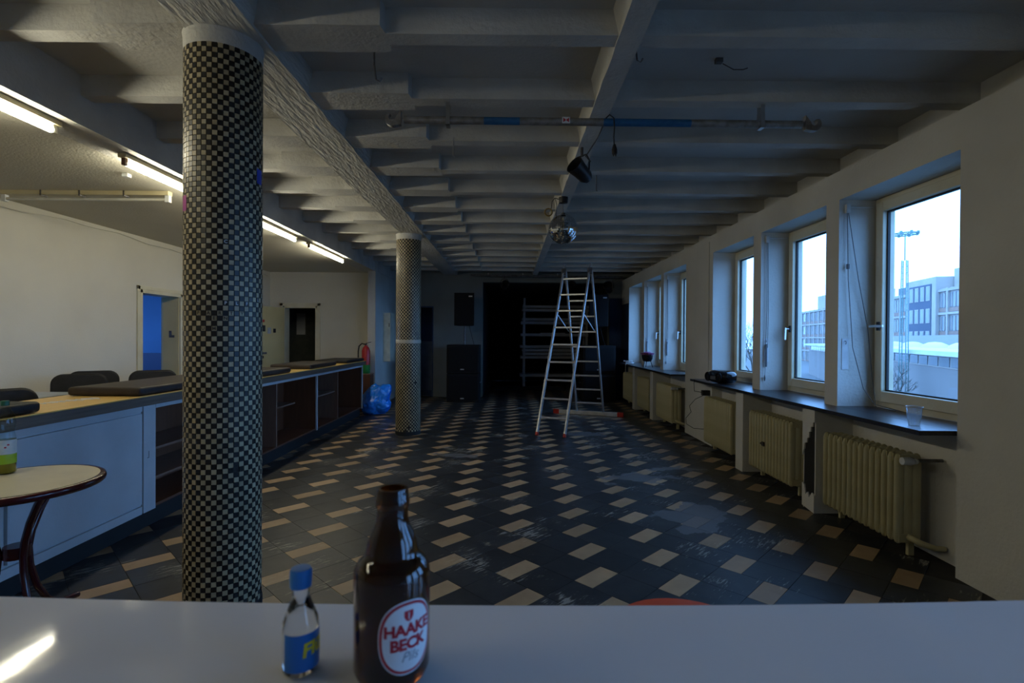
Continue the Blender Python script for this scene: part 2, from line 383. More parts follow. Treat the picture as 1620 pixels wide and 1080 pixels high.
for i in range(-50, 50):
    for j in range(-80, 80):
        for (du, dv, dk) in ((0, 0, 0), (S, B, 1), (S, B - S, 1)):
            u = i * 2 * S + j * S + du; v = i * B - j * S + dv
            p = O0 + uvx * u + vvx * v
            ctr = p + uvx * S / 2 + vvx * (S if dk else B) / 2
            if not inside(ctr.x, ctr.y): continue
            vis = ctr.y > 2.2 and abs(ctr.x) < ctr.y * 1.02
            (td if dk else tl).append((0 if vis else 1, ctr.length, p.x, p.y))
for lst, me, nm, m in ((tl, light_me, 'beige_floor_tile', tile_l), (td, dark_me, 'dark_floor_tile', tile_d)):
    lst.sort()
    for (_, _, x, y) in lst[:298]: link(nm, me, floor, (x, y, 0), R(45))
    mb = MB(); tones = []; base = tilebox(S, B if m is tile_l else S); cs, sn = math.cos(R(45)), math.sin(R(45))
    for (_, _, x, y) in lst[298:]:
        o = len(mb.v); mb.v += [(x + a * cs - b * sn, y + a * sn + b * cs, c) for a, b, c in base.v]; t = random.random()
        for f in base.f: mb.f.append(tuple(o + k for k in f)); mb.m.append(0); tones.append(t)
    ob = stuff(mb.build(nm + '_remainder', m, floor))
    at = ob.data.attributes.new('tone', 'FLOAT', 'FACE'); at.data.foreach_set('value', tones)

# ---- ceiling: slab, main beam over the columns, secondary beam, cross ribs, bulkhead and low ceiling on the left
ceil = struct(MB().box(XF - .3, 3.1, YN - .2, YB + .2, ZS, ZS + .25).build('ceiling', slab_m), 'white painted ribbed concrete ceiling slab')
def rough_beam(x0, x1, zb, name, m, jit=.006, step=.12):
    mb = MB(); ys = []; y = YN
    while y < YB: ys.append(y); y += step
    ys.append(YB); o = 0
    for y in ys:
        a = random.uniform(-jit, jit); b = random.uniform(-jit, jit); c = random.uniform(-jit, jit) * .5
        mb.v += [(x0 - .03, y, ZS), (x0 + a, y, zb + c), (x1 + b, y, zb + c), (x1 + .03, y, ZS)]
    for i in range(len(ys) - 1):
        for k in range(3):
            q = i * 4 + k; mb.f.append((q, q + 1, q + 5, q + 4)); mb.m.append(0)
    mb.f += [(0, 1, 2, 3), tuple(len(mb.v) - 4 + k for k in range(4))]; mb.m += [0, 0]
    return mb.build(name, m, ceil)
MBX0, MBX1 = -1.57, -1.24
rough_beam(MBX0, MBX1, ZR - .012, 'main_beam', concrete_r)
rough_beam(.53, .65, ZR - .006, 'secondary_beam', concrete_w, .003)
ribs_y = [2.545 + .688 * n for n in range(-6, 14)]
for n, y in enumerate(ribs_y):
    w = .10; hx0, hx1 = -2.02, -.62; e = .068
    j = lambda a: a + random.uniform(-.004, .004)
    xs = []; x = XF
    plan = [(XF, y), (hx0, y), (hx0 + .01, y - e)]
    x = hx0 + .1
    while x < hx1 - .06: plan.append((x, j(y - e))); x += .11
    plan += [(hx1 - .01, y - e), (hx1, y)]
    x = hx1 + .3
    while x < 2.7: plan.append((x, y + random.uniform(-.0015, .0015))); x += .35
    plan += [(2.95, y), (2.95, y + w), (hx1, y + w), (hx1 - .01, y + w + e), (hx0 + .01, y + w + e), (hx0, y + w), (XF, y + w)]
    o = MB().prism(plan, ZR, ZS).build('rib', concrete_w, ceil)
MB().box(XF - .26, XF, YN, YB, ZLOW - .002, ZS).build('bulkhead', concrete_w, ceil)
MB().box(XL - .2, XF - .25, YN, YBL + .1, ZLOW, ZS).build('low_ceiling_panel', plaster_l, ceil)
MB().box(XF - .1, XF + .02, YBL - .1, YB, ZLOW, ZS).build('bulkhead_end', concrete_w, ceil)

# ---- left wall with door opening, back-left wall with door opening
D1a, D1b, D1h = 6.84, 7.72, 2.02
struct(MB().box(XL - .25, XL, YN - .2, D1a, 0, ZS).box(XL - .25, XL, D1b, YBL + .2, 0, ZS).box(XL - .25, XL, D1a, D1b, D1h, ZS).build('wall_left', plaster_l), 'cream white plaster wall on the left')
D2a, D2b, D2h = -4.63, -3.93, 2.03
struct(MB().box(XL, D2a, YBL, YBL + .2, 0, ZS).box(D2b, XST0 + .01, YBL, YBL + .2, 0, ZS).box(D2a, D2b, YBL, YBL + .2, D2h, ZS).build('wall_left_back', plaster_l), 'dim cream wall at the far end of the bar')
struct(MB().box(XST0, XST1, YBL - .3, YB, 0, ZS - .02).build('wall_stub', plaster), 'short projecting white wall end beside the bar')
struct(MB().box(XL - .3, 3.2, YN - .2, YN, 0, ZS).build('wall_near', plaster), 'plain plaster wall at the near end')
# ---- back wall with dark doorway and black stage recess
RX0, RX1, RZ = -.64, 2.36, 2.72
D3a, D3b, D3h = -2.3, -1.80, 2.14
wb = MB().box(XST1, D3a, YB, YB + .25, 0, ZS).box(D3b, RX0, YB, YB + .25, 0, ZS).box(D3a, D3b, YB, YB + .25, D3h, ZS).box(RX0, RX1, YB, YB + .25, RZ, ZS).box(RX1, 3.1, YB, YB + .25, 0, ZS)
struct(wb.build('wall_back', grey_wall), 'dark grey green painted back wall')
MB().box(RX1 + .002, XW, YB - .012, YB, 0, 2.35).build('dado_panel', navy, bpy.data.objects['wall_back'])
struct(MB().box(RX0 - .1, RX0, YB + .25, 17, 0, RZ + .2).box(RX1, RX1 + .1, YB + .25, 17, 0, RZ + .2).box(RX0 - .1, RX1 + .1, 17, 17.1, 0, RZ + .2).box(RX0 - .1, RX1 + .1, YB + .25, 17.1, RZ, RZ + .2).build('wall_stage_recess', black_room), 'black walls of the stage recess')
# small dark room behind the back doorway and behind door two
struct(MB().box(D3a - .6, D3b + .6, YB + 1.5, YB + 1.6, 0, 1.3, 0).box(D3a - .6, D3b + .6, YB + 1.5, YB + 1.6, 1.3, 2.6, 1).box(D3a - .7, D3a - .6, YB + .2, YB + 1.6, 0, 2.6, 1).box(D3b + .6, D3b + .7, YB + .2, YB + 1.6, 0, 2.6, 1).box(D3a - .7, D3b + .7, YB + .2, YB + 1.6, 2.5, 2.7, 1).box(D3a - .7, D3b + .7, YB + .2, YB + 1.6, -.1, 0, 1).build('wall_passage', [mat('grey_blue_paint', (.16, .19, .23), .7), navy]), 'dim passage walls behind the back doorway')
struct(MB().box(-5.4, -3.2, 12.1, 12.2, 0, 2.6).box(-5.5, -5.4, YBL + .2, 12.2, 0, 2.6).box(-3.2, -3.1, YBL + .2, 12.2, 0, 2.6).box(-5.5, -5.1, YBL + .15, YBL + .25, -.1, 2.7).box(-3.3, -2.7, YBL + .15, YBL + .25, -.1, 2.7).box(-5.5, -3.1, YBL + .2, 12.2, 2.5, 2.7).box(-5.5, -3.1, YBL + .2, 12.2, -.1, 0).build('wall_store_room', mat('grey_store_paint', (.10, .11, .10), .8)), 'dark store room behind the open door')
# blue room behind door one; daylight enters by its own window on the far side
blue = MB().box(-9.2, XL - .25, 10.3, 10.5, 1.06, 2.8, 0).box(-9.2, XL - .25, 10.28, 10.5, 0, 1.06, 1).box(-9.2, XL - .25, 5.2, 5.4, 0, 2.8, 0)
blue.box(-9.2, XL - .25, 5.2, 10.5, 2.7, 2.9, 2).box(-9.2, XL - .25, 5.2, 10.5, -.2, -.003, 1).box(-9.3, -9.1, 5.2, 10.5, 0, .9, 0).box(-9.3, -9.1, 5.2, 10.5, 2.5, 2.8, 0).box(-9.3, -9.1, 5.2, 6.4, .9, 2.5, 0).box(-9.3, -9.1, 9.4, 10.5, .9, 2.5, 0)
struct(blue.build('wall_blue_room', [blue_wall, blue_dado, plaster]), 'bright blue painted room seen through the open door')

# ---- right wall: three window groups; niches, piers, sills
GROUPS = [(-1.69, -.53, .62, 2.01), (3.04, 0, 0, 6.74), (7.77, 0, 0, 11.47)]
WINS = []
for g0 in (7.77, 3.04, -1.69):
    for k in (2, 1, 0): WINS.append((g0 + k * 1.29, g0 + k * 1.29 + 1.12, g0))
ZSILL, ZLINT, ZLIN = .873, 2.54, 2.775
XO = 3.10
wr = MB()
edges = [YN - .2]
for g0 in (-1.69, 3.04, 7.77): edges += [g0, g0 + 3.70]
edges.append(YB + .1)
for a, b in zip(edges[0::2], edges[1::2]): wr.box(XW, XO, a, b, 0, ZLIN)
for g0 in (-1.69, 3.04, 7.77):
    wr.box(XW, XO, g0, g0 + 3.70, ZLINT, ZLIN)
    wr.box(2.79, XO, g0, g0 + 3.70, 0, ZSILL - .03)
    for k in (0, 1): wr.box(XW, XO, g0 + k * 1.29 + 1.12, g0 + (k + 1) * 1.29, ZSILL - .03, ZLINT)
wr.box(2.95, XO, YN - .2, YB + .1, ZLIN, ZS)
wall_r = struct(wr.build('wall_right', plaster), 'white plaster window wall on the right')
# blue dado strip at the dark far end of the window wall
MB().box(XW - .006, XW, 11.5, YB - .013, 0, 2.2).build('dado_strip', navy, wall_r)
# piers under the mullions, standing proud between the radiators
def pier(y0, y1, broken=False):
    if not broken:
        MB().box(2.48, 2.79, y0, y1, 0, ZSILL - .031).build('pier', plaster, wall_r, bevel=.006)
        return
    pr = MB().box(2.489, 2.785, y0 + .013, y1 - .011, 0, ZSILL - .032).build('pier', void_shade, wall_r)  # nearly flush black core paints the deep shade inside the broken hole
    w = y1 - y0
    top = [(y1, .842), (y0, .842), (y0, .74), (y0 + .02, .735), (y0 + .022, .70), (y0 + .05, .695), (y0 + .052, .655), (y0 + .075, .65), (y0 + .078, .60), (y0 + .10, .595), (y0 + .105, .555), (y0 + .135, .55), (y0 + .14, .50), (y1 - .02, .49), (y1, .44)]
    bot = [(y0, 0), (y1, .02), (y1, .21), (y1 - .03, .20), (y1 - .05, .12), (y1 - .08, .15), (y1 - .10, .11), (y0 + .03, .16), (y0, .145)]
    MB().prism(top, 2.478, 2.4885, 'x').build('plaster_piece', plaster, pr)
    MB().prism(bot, 2.478, 2.4885, 'x').build('plaster_piece', plaster, pr)
    MB().box(2.489, 2.79, y0, y0 + .012, 0, .84).build('plaster_side', plaster, pr)
    MB().box(2.49, 2.79, y1 - .01, y1, 0, .84).build('plaster_side', plaster, pr)
for g0 in (-1.69, 3.04, 7.77):
    pier(g0 + 1.12, g0 + 1.29, g0 == 3.04); pier(g0 + 2.41, g0 + 2.58)
sl = ['black stone window sill behind the camera', 'long black stone window sill carrying the plastic cup and radio', 'far black stone window sill carrying white cables']
for g0, lb in zip((-1.69, 3.04, 7.77), sl):
    p = MB().box(2.44, XW, g0 + .01, g0 + 3.9 if g0 == 3.04 else g0 + 3.69, ZSILL - .03, ZSILL).box(XW - .001, 2.96, g0 + .001, g0 + 3.699, ZSILL - .03, ZSILL)
    tag(p.build('window_sill', stone_b, bevel=.003), lb, 'window sill')

# ---- windows
def make_window(n, y0, y1, handle):
    w = sempty('window_%d' % n, 'yellowed white framed window with a single tall pane', (2.98, (y0 + y1) / 2, ZSILL))
    def ring(x0, x1, a, b, c, d, t, tb, name, m, bevel=.004):
        mb = MB().box(x0, x1, a, a + t, c, d).box(x0, x1, b - t, b, c, d).box(x0, x1, a + t, b - t, d - t, d).box(x0, x1, a + t, b - t, c, c + tb)
        return mb.build(name, m, w, bevel=bevel)
    ring(2.955, 3.05, y0, y1, ZSILL, ZLINT, .05, .065, 'frame', frame_w)
    sash = ring(2.93, 3.03, y0 + .04, y1 - .04, ZSILL + .05, ZLINT - .04, .075, .085, 'sash', frame_w, .006)
    ring(2.965, 2.985, y0 + .113, y1 - .113, ZSILL + .133, ZLINT - .113, .014, .014, 'gasket', gasket, 0)
    MB().box(2.972, 2.978, y0 + .12, y1 - .12, ZSILL + .14, ZLINT - .12).build('pane', pane, w)
    if handle:
        hz = 1.52; hy = y1 - .085
        h = MB().box(2.918, 2.931, hy - .016, hy + .016, hz - .035, hz + .035).build('handle', black_pl, sash, bevel=.003)
        lv = MB().tube([(2.92, hy, hz), (2.885, hy, hz)], .008, 8, 0)
        if handle == 'level': lv.bar((2.88, hy + .035, hz), (2.88, hy - .11, hz - .002), .016, .02)
        else: lv.bar((2.88, hy, hz + .012), (2.878, hy + .004, hz - .115), .016, .02, up=(1, 0, 0))
        lv.build('lever', steel, h, bevel=.003)
    return w
hd = {1: None, 2: 'drop', 3: 'level', 4: None, 5: 'drop', 6: 'drop'}
order = sorted(range(9), key=lambda k: WINS[k][0])
# window_1 is the farthest of the near group, window_3 the nearest in view, 4..6 the far group, 7..9 behind the camera
near = [(3.04 + 2.58, 1), (3.04 + 1.29, 2), (3.04, 3)]; far = [(7.77 + 2.58, 4), (7.77 + 1.29, 5), (7.77, 6)]; back = [(-1.69 + 2.58, 7), (-1.69 + 1.29, 8), (-1.69, 9)]
for y, n in near + far + back: make_window(n, y, y + 1.12, hd.get(n))
# roller shutter cords on the far reveals
def shutter_cord(y, label, long_):
    t = thing('shutter_cord', label, 'cord', (2.76, y, ZSILL + .3), 0, 'shutter cords in the window reveals')
    MB().box(2.70, 2.735, y - .03, y - .001, 2.43, 2.50).box(2.735, 2.94, y - .012, y - .002, 2.475, 2.487).build('guide_box', white_pl, t, bevel=.004)
    c = MB()
    if long_:
        c.tube([(2.712, y - .02, 2.43), (2.725, y - .02, 1.9), (2.76, y - .03, 1.35), (2.83, y - .06, 1.02), (2.88, y - .14, .885), (2.91, y - .3, .877)], .003, 6)
        c.tube([(2.722, y - .02, 2.43), (2.80, y - .03, 1.9), (2.88, y - .03, 1.5), (2.915, y - .04, 1.1), (2.9, y - .1, .9), (2.92, y - .4, .877)], .003, 6)
        c.box(2.712, 2.728, y - .03, y - .015, 1.98, 2.02)
    else:
        c.tube([(2.712, y - .02, 2.43), (2.716, y - .022, 1.8), (2.705, y - .02, 1.15), (2.70, y - .02, 1.0)], .003, 6)
        c.tube([(2.722, y - .02, 2.43), (2.73, y - .022, 1.8), (2.728, y - .02, 1.32)], .003, 6)
        c.tube([(2.70, y - .02, 1.03), (2.70, y - .02, 1.0), (2.70, y - .02, .97)], [.004, .009, .004], 8)
        c.bar((2.712, y - .022, 1.36), (2.712, y - .022, 1.12), .016, .012, up=(0, 1, 0))
    c.build('cord', cord_m, t)
    pl = MB().box(2.69, 2.745, y - .004, y - .0005, 1.17, 1.42).build('wall_plate', white_pl, t, bevel=.002)
    MB().tube([(2.715, y - .004, 1.40), (2.715, y - .014, 1.40), (2.715, y - .02, 1.385), (2.715, y - .012, 1.375)], .003, 6).build('hook', steel_d, pl)
shutter_cord(4.16, 'loose grey shutter cords dangling in the nearest window reveal', True)
shutter_cord(5.45, 'grey shutter cord hanging straight in the middle window reveal of the near group', False)
shutter_cord(8.89, 'grey shutter cord with winder in the nearest reveal of the far windows', False)
shutter_cord(10.18, 'grey shutter cord in the middle reveal of the far windows', False)

# ---- radiators
def rad_section():
    mb = MB()
    for x in (0.03, .085, .14):
        o = len(mb.v); zs = [(.09, .25), (.10, .7), (.125, 1), (.64, 1), (.665, .7), (.675, .25)]
        for (z, k) in zs:
            for q in range(10):
                t = 2 * math.pi * q / 10; mb.v.append((x + .034 * k * math.cos(t), .0165 * k * math.sin(t), z))
        for i in range(5):
            for q in range(10):
                q2 = (q + 1) % 10; mb.f.append((o + i * 10 + q, o + i * 10 + q2, o + i * 10 + 10 + q2, o + i * 10 + 10 + q)); mb.m.append(0)
        mb.f += [tuple(o + q for q in reversed(range(10))), tuple(o + 50 + q for q in range(10))]; mb.m += [0, 0]
    mb.box(.02, .15, -.019, .019, .10, .155).box(.02, .15, -.019, .019, .62, .668)
    return mb.mesh('section', [rad_m], 40)
rad_me = rad_section()
def radiator(yc, n, label, valve=True):
    t = thing('radiator', label, 'radiator', (2.51, yc, 0), 0, 'cast iron radiators under the windows')
    p = .058
    for k in range(n): link('section', rad_me, t, (0, (k - (n - 1) / 2) * p, 0))
    ye = -(n - 1) / 2 * p
    MB().tube([(.085, ye - .02, .135), (.085, -ye + .02, .135)], .02, 10).build('manifold', rad_m, t, world=False, smooth=40)
    MB().tube([(.085, ye - .02, .64), (.085, -ye + .02, .64)], .02, 10).build('manifold', rad_m, t, world=False, smooth=40)
    for q in (ye + .03, -ye - .03): MB().box(.11, .15, q - .012, q + .012, 0, .11).build('foot', rad_m, t, world=False, bevel=.003)
    if valve:
        v = MB().tube([(.085, ye - .02, .64), (.085, ye - .07, .64)], .016, 10).tube([(.085, ye - .055, .64), (.2, ye - .055, .64), (.266, ye - .055, .64)], .011, 10).build('valve', steel_d, t, world=False, smooth=40)
        MB().tube([(.085, ye - .07, .64), (.07, ye - .08, .64)], .018, 12).tube([(.06, ye - .075, .64), (.045, ye - .075, .64), (-.01, ye - .075, .642)], [.02, .026, .024], 14).build('valve_knob', white_pl, v, world=False, smooth=40)
        MB().tube([(.085, ye - .02, .135), (.085, ye - .05, .135), (.11, ye - .075, .12), (.2, ye - .085, .09), (.262, ye - .085, .085)], [.02, .018, .021, .017, .017], 10).build('return_pipe', rad_m, t, world=False, smooth=40)
    return t
near_rads = [(3.71, 14, 'cream ribbed radiator nearest the camera with white thermostat knob'), (4.98, 14, 'cream ribbed radiator between broken pier and plain pier'), (6.23, 14, 'cream ribbed radiator under the black radio')]
for k, (y, n, lb) in enumerate(near_rads):
    t = radiator(y, n, lb, k == 0)
    if k == 1: MB().box(-.012, .0, .06, .1, .36, .40).box(-.011, 0, .09, .13, .37, .385).build('paint_chip', rad_chip, t, world=False)
for y, n, lb in ((8.38, 14, 'far cream radiator nearest the big wall pier'), (9.68, 14, 'far cream radiator in the middle of the far window group'), (10.95, 14, 'farthest cream radiator beside the dark stage corner')): radiator(y, n, lb, y == 8.38)

# ---- doors
dr = sempty('door_1', 'open cream door leading to the blue room', (XL, D1a, 0))
MB().box(XL - .26, XL + .02, D1a, D1a + .045, 0, D1h).box(XL - .26, XL + .02, D1b - .045, D1b, 0, D1h).box(XL - .26, XL + .02, D1a, D1b, D1h - .045, D1h).box(XL, XL + .02, D1a - .05, D1a, 0, D1h + .05).box(XL, XL + .02, D1b, D1b + .05, 0, D1h + .05).box(XL, XL + .02, D1a - .05, D1b + .05, D1h, D1h + .05).build('frame', frame_w, dr, bevel=.004)
lf = MB().quadbox([(XL - .27, D1b + .02, .01), (XL - .46, D1b + .80, .01), (XL - .50, D1b + .79, .01), (XL - .31, D1b + .01, .01), (XL - .27, D1b + .02, D1h - .05), (XL - .46, D1b + .80, D1h - .05), (XL - .50, D1b + .79, D1h - .05), (XL - .31, D1b + .01, D1h - .05)]).build('leaf', door_m, dr, bevel=.003)
MB().tube([(XL - .47, D1b + .70, 1.04), (XL - .53, D1b + .69, 1.04), (XL - .50, D1b + .58, 1.04)], .009, 8).build('handle', steel, lf, smooth=40)
MB().box(XL - .24, XL - .01, D1b - .055, D1b - .045, .01, D1h - .046).build('jamb_lining', door_m, dr)
MB().box(XL - .15, XL - .11, D1b - .0575, D1b - .055, 1.38, 1.48).box(XL - .11, XL - .07, D1b - .0575, D1b - .055, 1.38, 1.415).build('sticker', steel_d, dr)
dr = sempty('door_2', 'open cream door with stickers at the end of the bar', (D2a, YBL, 0))
MB().box(D2a, D2a + .04, YBL - .02, YBL + .21, 0, D2h).box(D2b - .04, D2b, YBL - .02, YBL + .21, 0, D2h).box(D2a, D2b, YBL - .02, YBL + .21, D2h - .04, D2h).box(D2a - .06, D2a, YBL - .025, YBL, 0, D2h + .06).box(D2b, D2b + .06, YBL - .025, YBL, 0, D2h + .06).box(D2a - .06, D2b + .06, YBL - .025, YBL, D2h, D2h + .06).build('frame', frame_w, dr, bevel=.004)
ang = R(253); d = Vector((math.cos(ang), math.sin(ang), 0)); hin = Vector((D2a + .02, YBL - .03, 0))
nr = Vector((-d.y, d.x, 0))
def leafpt(s, z, off=0): q = hin + d * s + nr * off; return (q.x, q.y, z)
leaf = MB().quadbox([leafpt(0, .01, -.02), leafpt(.72, .01, -.02), leafpt(.72, .01, .02), leafpt(0, .01, .02), leafpt(0, 1.99, -.02), leafpt(.72, 1.99, -.02), leafpt(.72, 1.99, .02), leafpt(0, 1.99, .02)]).build('leaf', door_m, dr, bevel=.002)
for s0, s1, z0, z1, m in ((.52, .64, 1.50, 1.62, black_pl), (.37, .46, 1.46, 1.58, grey_plank), (.24, .31, 1.48, 1.56, black_pl), (.54, .62, 1.68, 1.73, red_pl), (.48, .66, 1.06, 1.10, steel_d), (.56, .60, .98, 1.03, black_pl)):
    MB().quadbox([leafpt(s0, z0, .02), leafpt(s1, z0, .02), leafpt(s1, z0, .0225), leafpt(s0, z0, .0225), leafpt(s0, z1, .02), leafpt(s1, z1, .02), leafpt(s1, z1, .0225), leafpt(s0, z1, .0225)]).build('sticker', m, leaf)
# poster in the store room
tag(MB().box(-4.98, -4.78, 12.07, 12.098, 1.45, 1.95).build('notice_sheet', label_w), 'pale notice sheet on the wall inside the dark store room', 'notice')
dr = sempty('door_3', 'dark narrow doorway in the grey back wall', (D3a, YB, 0))
MB().box(D3a, D3a + .03, YB - .01, YB + .26, 0, D3h).box(D3b - .03, D3b, YB - .01, YB + .26, 0, D3h).box(D3a, D3b, YB - .01, YB + .26, D3h - .03, D3h).build('frame', navy, dr)

# ---- mosaic columns
CR = .178
def mosaic_mesh():
    n = 46; ph = .0246; z0, z1 = .055, 2.825; rows = int((z1 - z0) / ph)
    mb = MB(); tones = []; rng = random.Random(3)
    mb.lathe([(CR - .004, z0), (CR - .004, z0 + rows * ph)], n, mi=2); tones += [0.5] * len(mb.f)
    da = 2 * math.pi / n; ga = .035 * da; gz = .0007
    for r in range(rows):
        za, zb = z0 + r * ph + gz, z0 + (r + 1) * ph - gz
        for k in range(n):
            a, b = k * da + ga, (k + 1) * da - ga
            lost = rng.random() < (.12 if r < 3 else .0015)
            if lost: continue
            rr = CR + rng.uniform(-.0006, .0006); ri = CR - .004; o = len(mb.v)
            ca, sa, cb, sb_ = math.cos(a), math.sin(a), math.cos(b), math.sin(b); e = .0008; ea = .0008 / CR
            ca2, sa2, cb2, sb2 = math.cos(a + ea), math.sin(a + ea), math.cos(b - ea), math.sin(b - ea)
            mb.v += [(ri * ca, ri * sa, za), (ri * cb, ri * sb_, za), (ri * cb, ri * sb_, zb), (ri * ca, ri * sa, zb), (rr * ca2, rr * sa2, za + e), (rr * cb2, rr * sb2, za + e), (rr * cb2, rr * sb2, zb - e), (rr * ca2, rr * sa2, zb - e)]
            mi = (r + k) % 2; t = rng.random()
            for f in ((4, 5, 6, 7), (0, 1, 5, 4), (1, 2, 6, 5), (2, 3, 7, 6), (3, 0, 4, 7)): mb.f.append(tuple(o + q for q in f)); mb.m.append(mi); tones.append(t)
    me = bpy.data.meshes.new('mosaic_tiles'); me.from_pydata(mb.v, [], mb.f)
    for m in (mos_l, mos_d, grout): me.materials.append(m)
    me.polygons.foreach_set('material_index', mb.m)
    at = me.attributes.new('tone', 'FLOAT', 'FACE'); at.data.foreach_set('value', tones); me.update()
    return me, n, ph, z0
mos_me, MN, MPH, MZ0 = mosaic_mesh()
def column(x, y, label):
    t = thing('column', label, 'column', (x, y, 0))
    mo = stuff(link('mosaic_tiles', mos_me, t))
    MB().lathe([(0, 0), (CR + .004, 0), (CR + .004, .05), (CR - .003, .056), (0, .056)], 46).build('base_ring', black_room, t, world=False)
    MB().lathe([(0, 2.80), (CR - .005, 2.803), (CR + .0, 2.815), (CR + .002, 2.87), (CR + .006, ZR - .005), (0, ZR - .004)], 46).build('plaster_collar', concrete_w, t, world=False, smooth=40)
    return t, mo
col1, mo1 = column(-1.46, 2.64, 'thick black and beige mosaic column nearest the camera')
col2, mo2 = column(-1.475, 7.52, 'black and beige mosaic column farther back beside the blue bag')
MB().lathe([(CR + .0015, 1.32), (CR + .003, 1.325), (CR + .003, 1.365), (CR + .0015, 1.37)], 46).build('tape_band', mat('clear_tape_film', (.42, .40, .33), .3), col2, world=False, smooth=40)
# lettering and stickers on single tiles of the near column
def tile_uv(px_ang, z):
    k = round((px_ang / (2 * math.pi / MN)) - .5); r = round((z - MZ0) / MPH - .5)
    return k, r
def col_letter(ch, k, r, want):
    if (r + k) % 2 != want: r += 1
    a0 = (k + .5) * 2 * math.pi / MN; z0 = MZ0 + (r + .5) * MPH; rr = CR + .0012
    flat_text('lettering', ch, .022, lambda u, v: (rr * math.cos(a0 + u / rr), rr * math.sin(a0 + u / rr), z0 + v), white_ink if want else black_ink, mo1, bold=.0006)
view = math.atan2(-2.64, 1.46)                       # direction from the column towards the camera
def ang_at(frac): return view + math.asin(frac)        # frac -1 .. 1 across the column's width, left to right
for ch, fr, z in (('P', .10, 1.575), ('L', .36, 1.575), ('F', .60, 1.575), ('L', .86, 1.575), ('C', -.02, 1.86)):
    k, r = tile_uv(ang_at(fr), z); col_letter(ch, k, r, 1)
k0, r0 = tile_uv(ang_at(-.66), 1.515)
if (k0 + r0) % 2: k0 += 1
for q, ch in enumerate('PARTY'): col_letter(ch, k0 + 2 * q, r0, 0)
for q, ch in enumerate('EN'): col_letter(ch, k0 + 3 + 2 * q, r0 - 1, 0)
for q, ch in enumerate('UM'): col_letter(ch, k0 + 1 + 2 * q, r0 - 3, 0)
def col_sticker(fr, z, m, w=2, h=3):
    a0 = ang_at(fr); mb = MB(); n = 4; rr = CR + .0015
    for i in range(n + 1):
        a = a0 + (i / n - .5) * w * 2 * math.pi / MN; mb.v += [(rr * math.cos(a), rr * math.sin(a), z - h * MPH / 2), (rr * math.cos(a), rr * math.sin(a), z + h * MPH / 2)]
    for i in range(n): mb.f.append((2 * i, 2 * i + 2, 2 * i + 3, 2 * i + 1)); mb.m.append(0)
    mb.build('sticker', m, col1, world=False, smooth=60)
col_sticker(.88, 2.22, stick_b); col_sticker(-.94, 2.05, stick_m)

# ================================================================== BAR COUNTER
CF = -2.62
cab = thing('bar_cabinet', 'white bar front with closed panel doors behind the bistro table', 'cabinet', (-2.86, 2.6, 0))
MB().box(-3.1, CF - .02, 1.0, 3.83, .13, .91).build('body', white_lac, cab)
MB().box(-3.06, CF - .05, 1.0, 3.83, 0, .13).build('kickboard', kick_m, cab)
for a, b in ((1.02, 1.83), (1.85, 2.68), (2.70, 3.69)):
    MB().box(CF - .022, CF, a, b, .20, .85).build('door', white_lac, cab, bevel=.003)
MB().box(CF - .02, CF, 3.705, 3.83, .13, .91).box(CF - .02, CF, 1.0, 3.69, .865, .91).box(CF - .02, CF, 1.0, 3.69, .13, .185).build('face_frame', white_lac, cab, bevel=.002)
MB().box(CF - .003, CF + .001, 3.755, 3.76, .52, .57).box(CF - .003, CF + .001, 3.742, 3.76, .52, .525).build('catch', steel_d, cab)
def shelf_unit(y0, y1, parts, shelves, label, last):
    u = thing('open_shelf_unit', label, 'shelf unit', (-2.86, (y0 + y1) / 2, 0), 0, 'open shelf units under the bar')
    MB().box(-3.1, -3.08, y0, y1, .13, .91).build('back_panel', brown_lam, u)
    MB().box(-3.08, CF - .03, y0, y1, .13, .15).build('bottom_panel', brown_lam, u)
    MB().box(-3.06, CF - .05, y0, y1, 0, .13).build('kickboard', kick_m, u)
    MB().box(CF - .02, CF + .002, y0, y1, .873, .91).build('top_rail', white_lac, u, bevel=.002)
    MB().box(-3.08, CF - .02, y0, y0 + .02, .15, .91).build('side_panel', brown_lam, u)
    MB().box(-3.08, CF - .02, y1 - .02, y1, .15, .91).build('side_panel', brown_lam, u)
    MB().box(CF - .02, CF + .002, y1 - .035, y1, .13, .873).build('post', white_lac, u, bevel=.002)
    for y in parts: MB().box(-3.08, CF - .02, y - .012, y + .012, .15, .91).build('partition', brown_pale, u)
    for a, b, z, dpt in shelves: MB().box(-3.08, CF - dpt, a, b, z, z + .018).build('shelf', brown_pale, u)
shelf_unit(3.83, 7.06, (5.0, 5.86), ((3.86, 4.98, .55, .05), (3.86, 4.98, .33, .05), (5.02, 5.84, .48, .2), (5.88, 6.6, .55, .12)), 'long open brown shelf unit under the middle of the bar', False)
shelf_unit(7.06, 9.22, (7.95,), ((7.09, 7.93, .56, .06),), 'open brown shelf unit at the far end of the bar', True)
top = MB().box(-3.16, CF + .05, 1.0, 9.26, .972, .98, 0).box(-3.16, CF + .05, 1.0, 9.26, .91, .972, 1)
top = tag(top.build('bar_worktop', [counter_wood, counter_edge], bevel=.002), 'long yellow wood bar top with dark grey edge', 'worktop')
# faint chalk scrawl on the top
sc_ = MB()
for k in range(9):
    x = -2.98 + .02 * k * (1 if k % 2 else .6); y = 3.12 + .045 * k
    sc_.tube([(x, y, .9805), (x + .06, y + .02, .9805), (x + .02, y + .05, .9805), (x + .09, y + .04, .9805)], .0032, 4)
sc_.build('chalk_scrawl', white_ink, top)
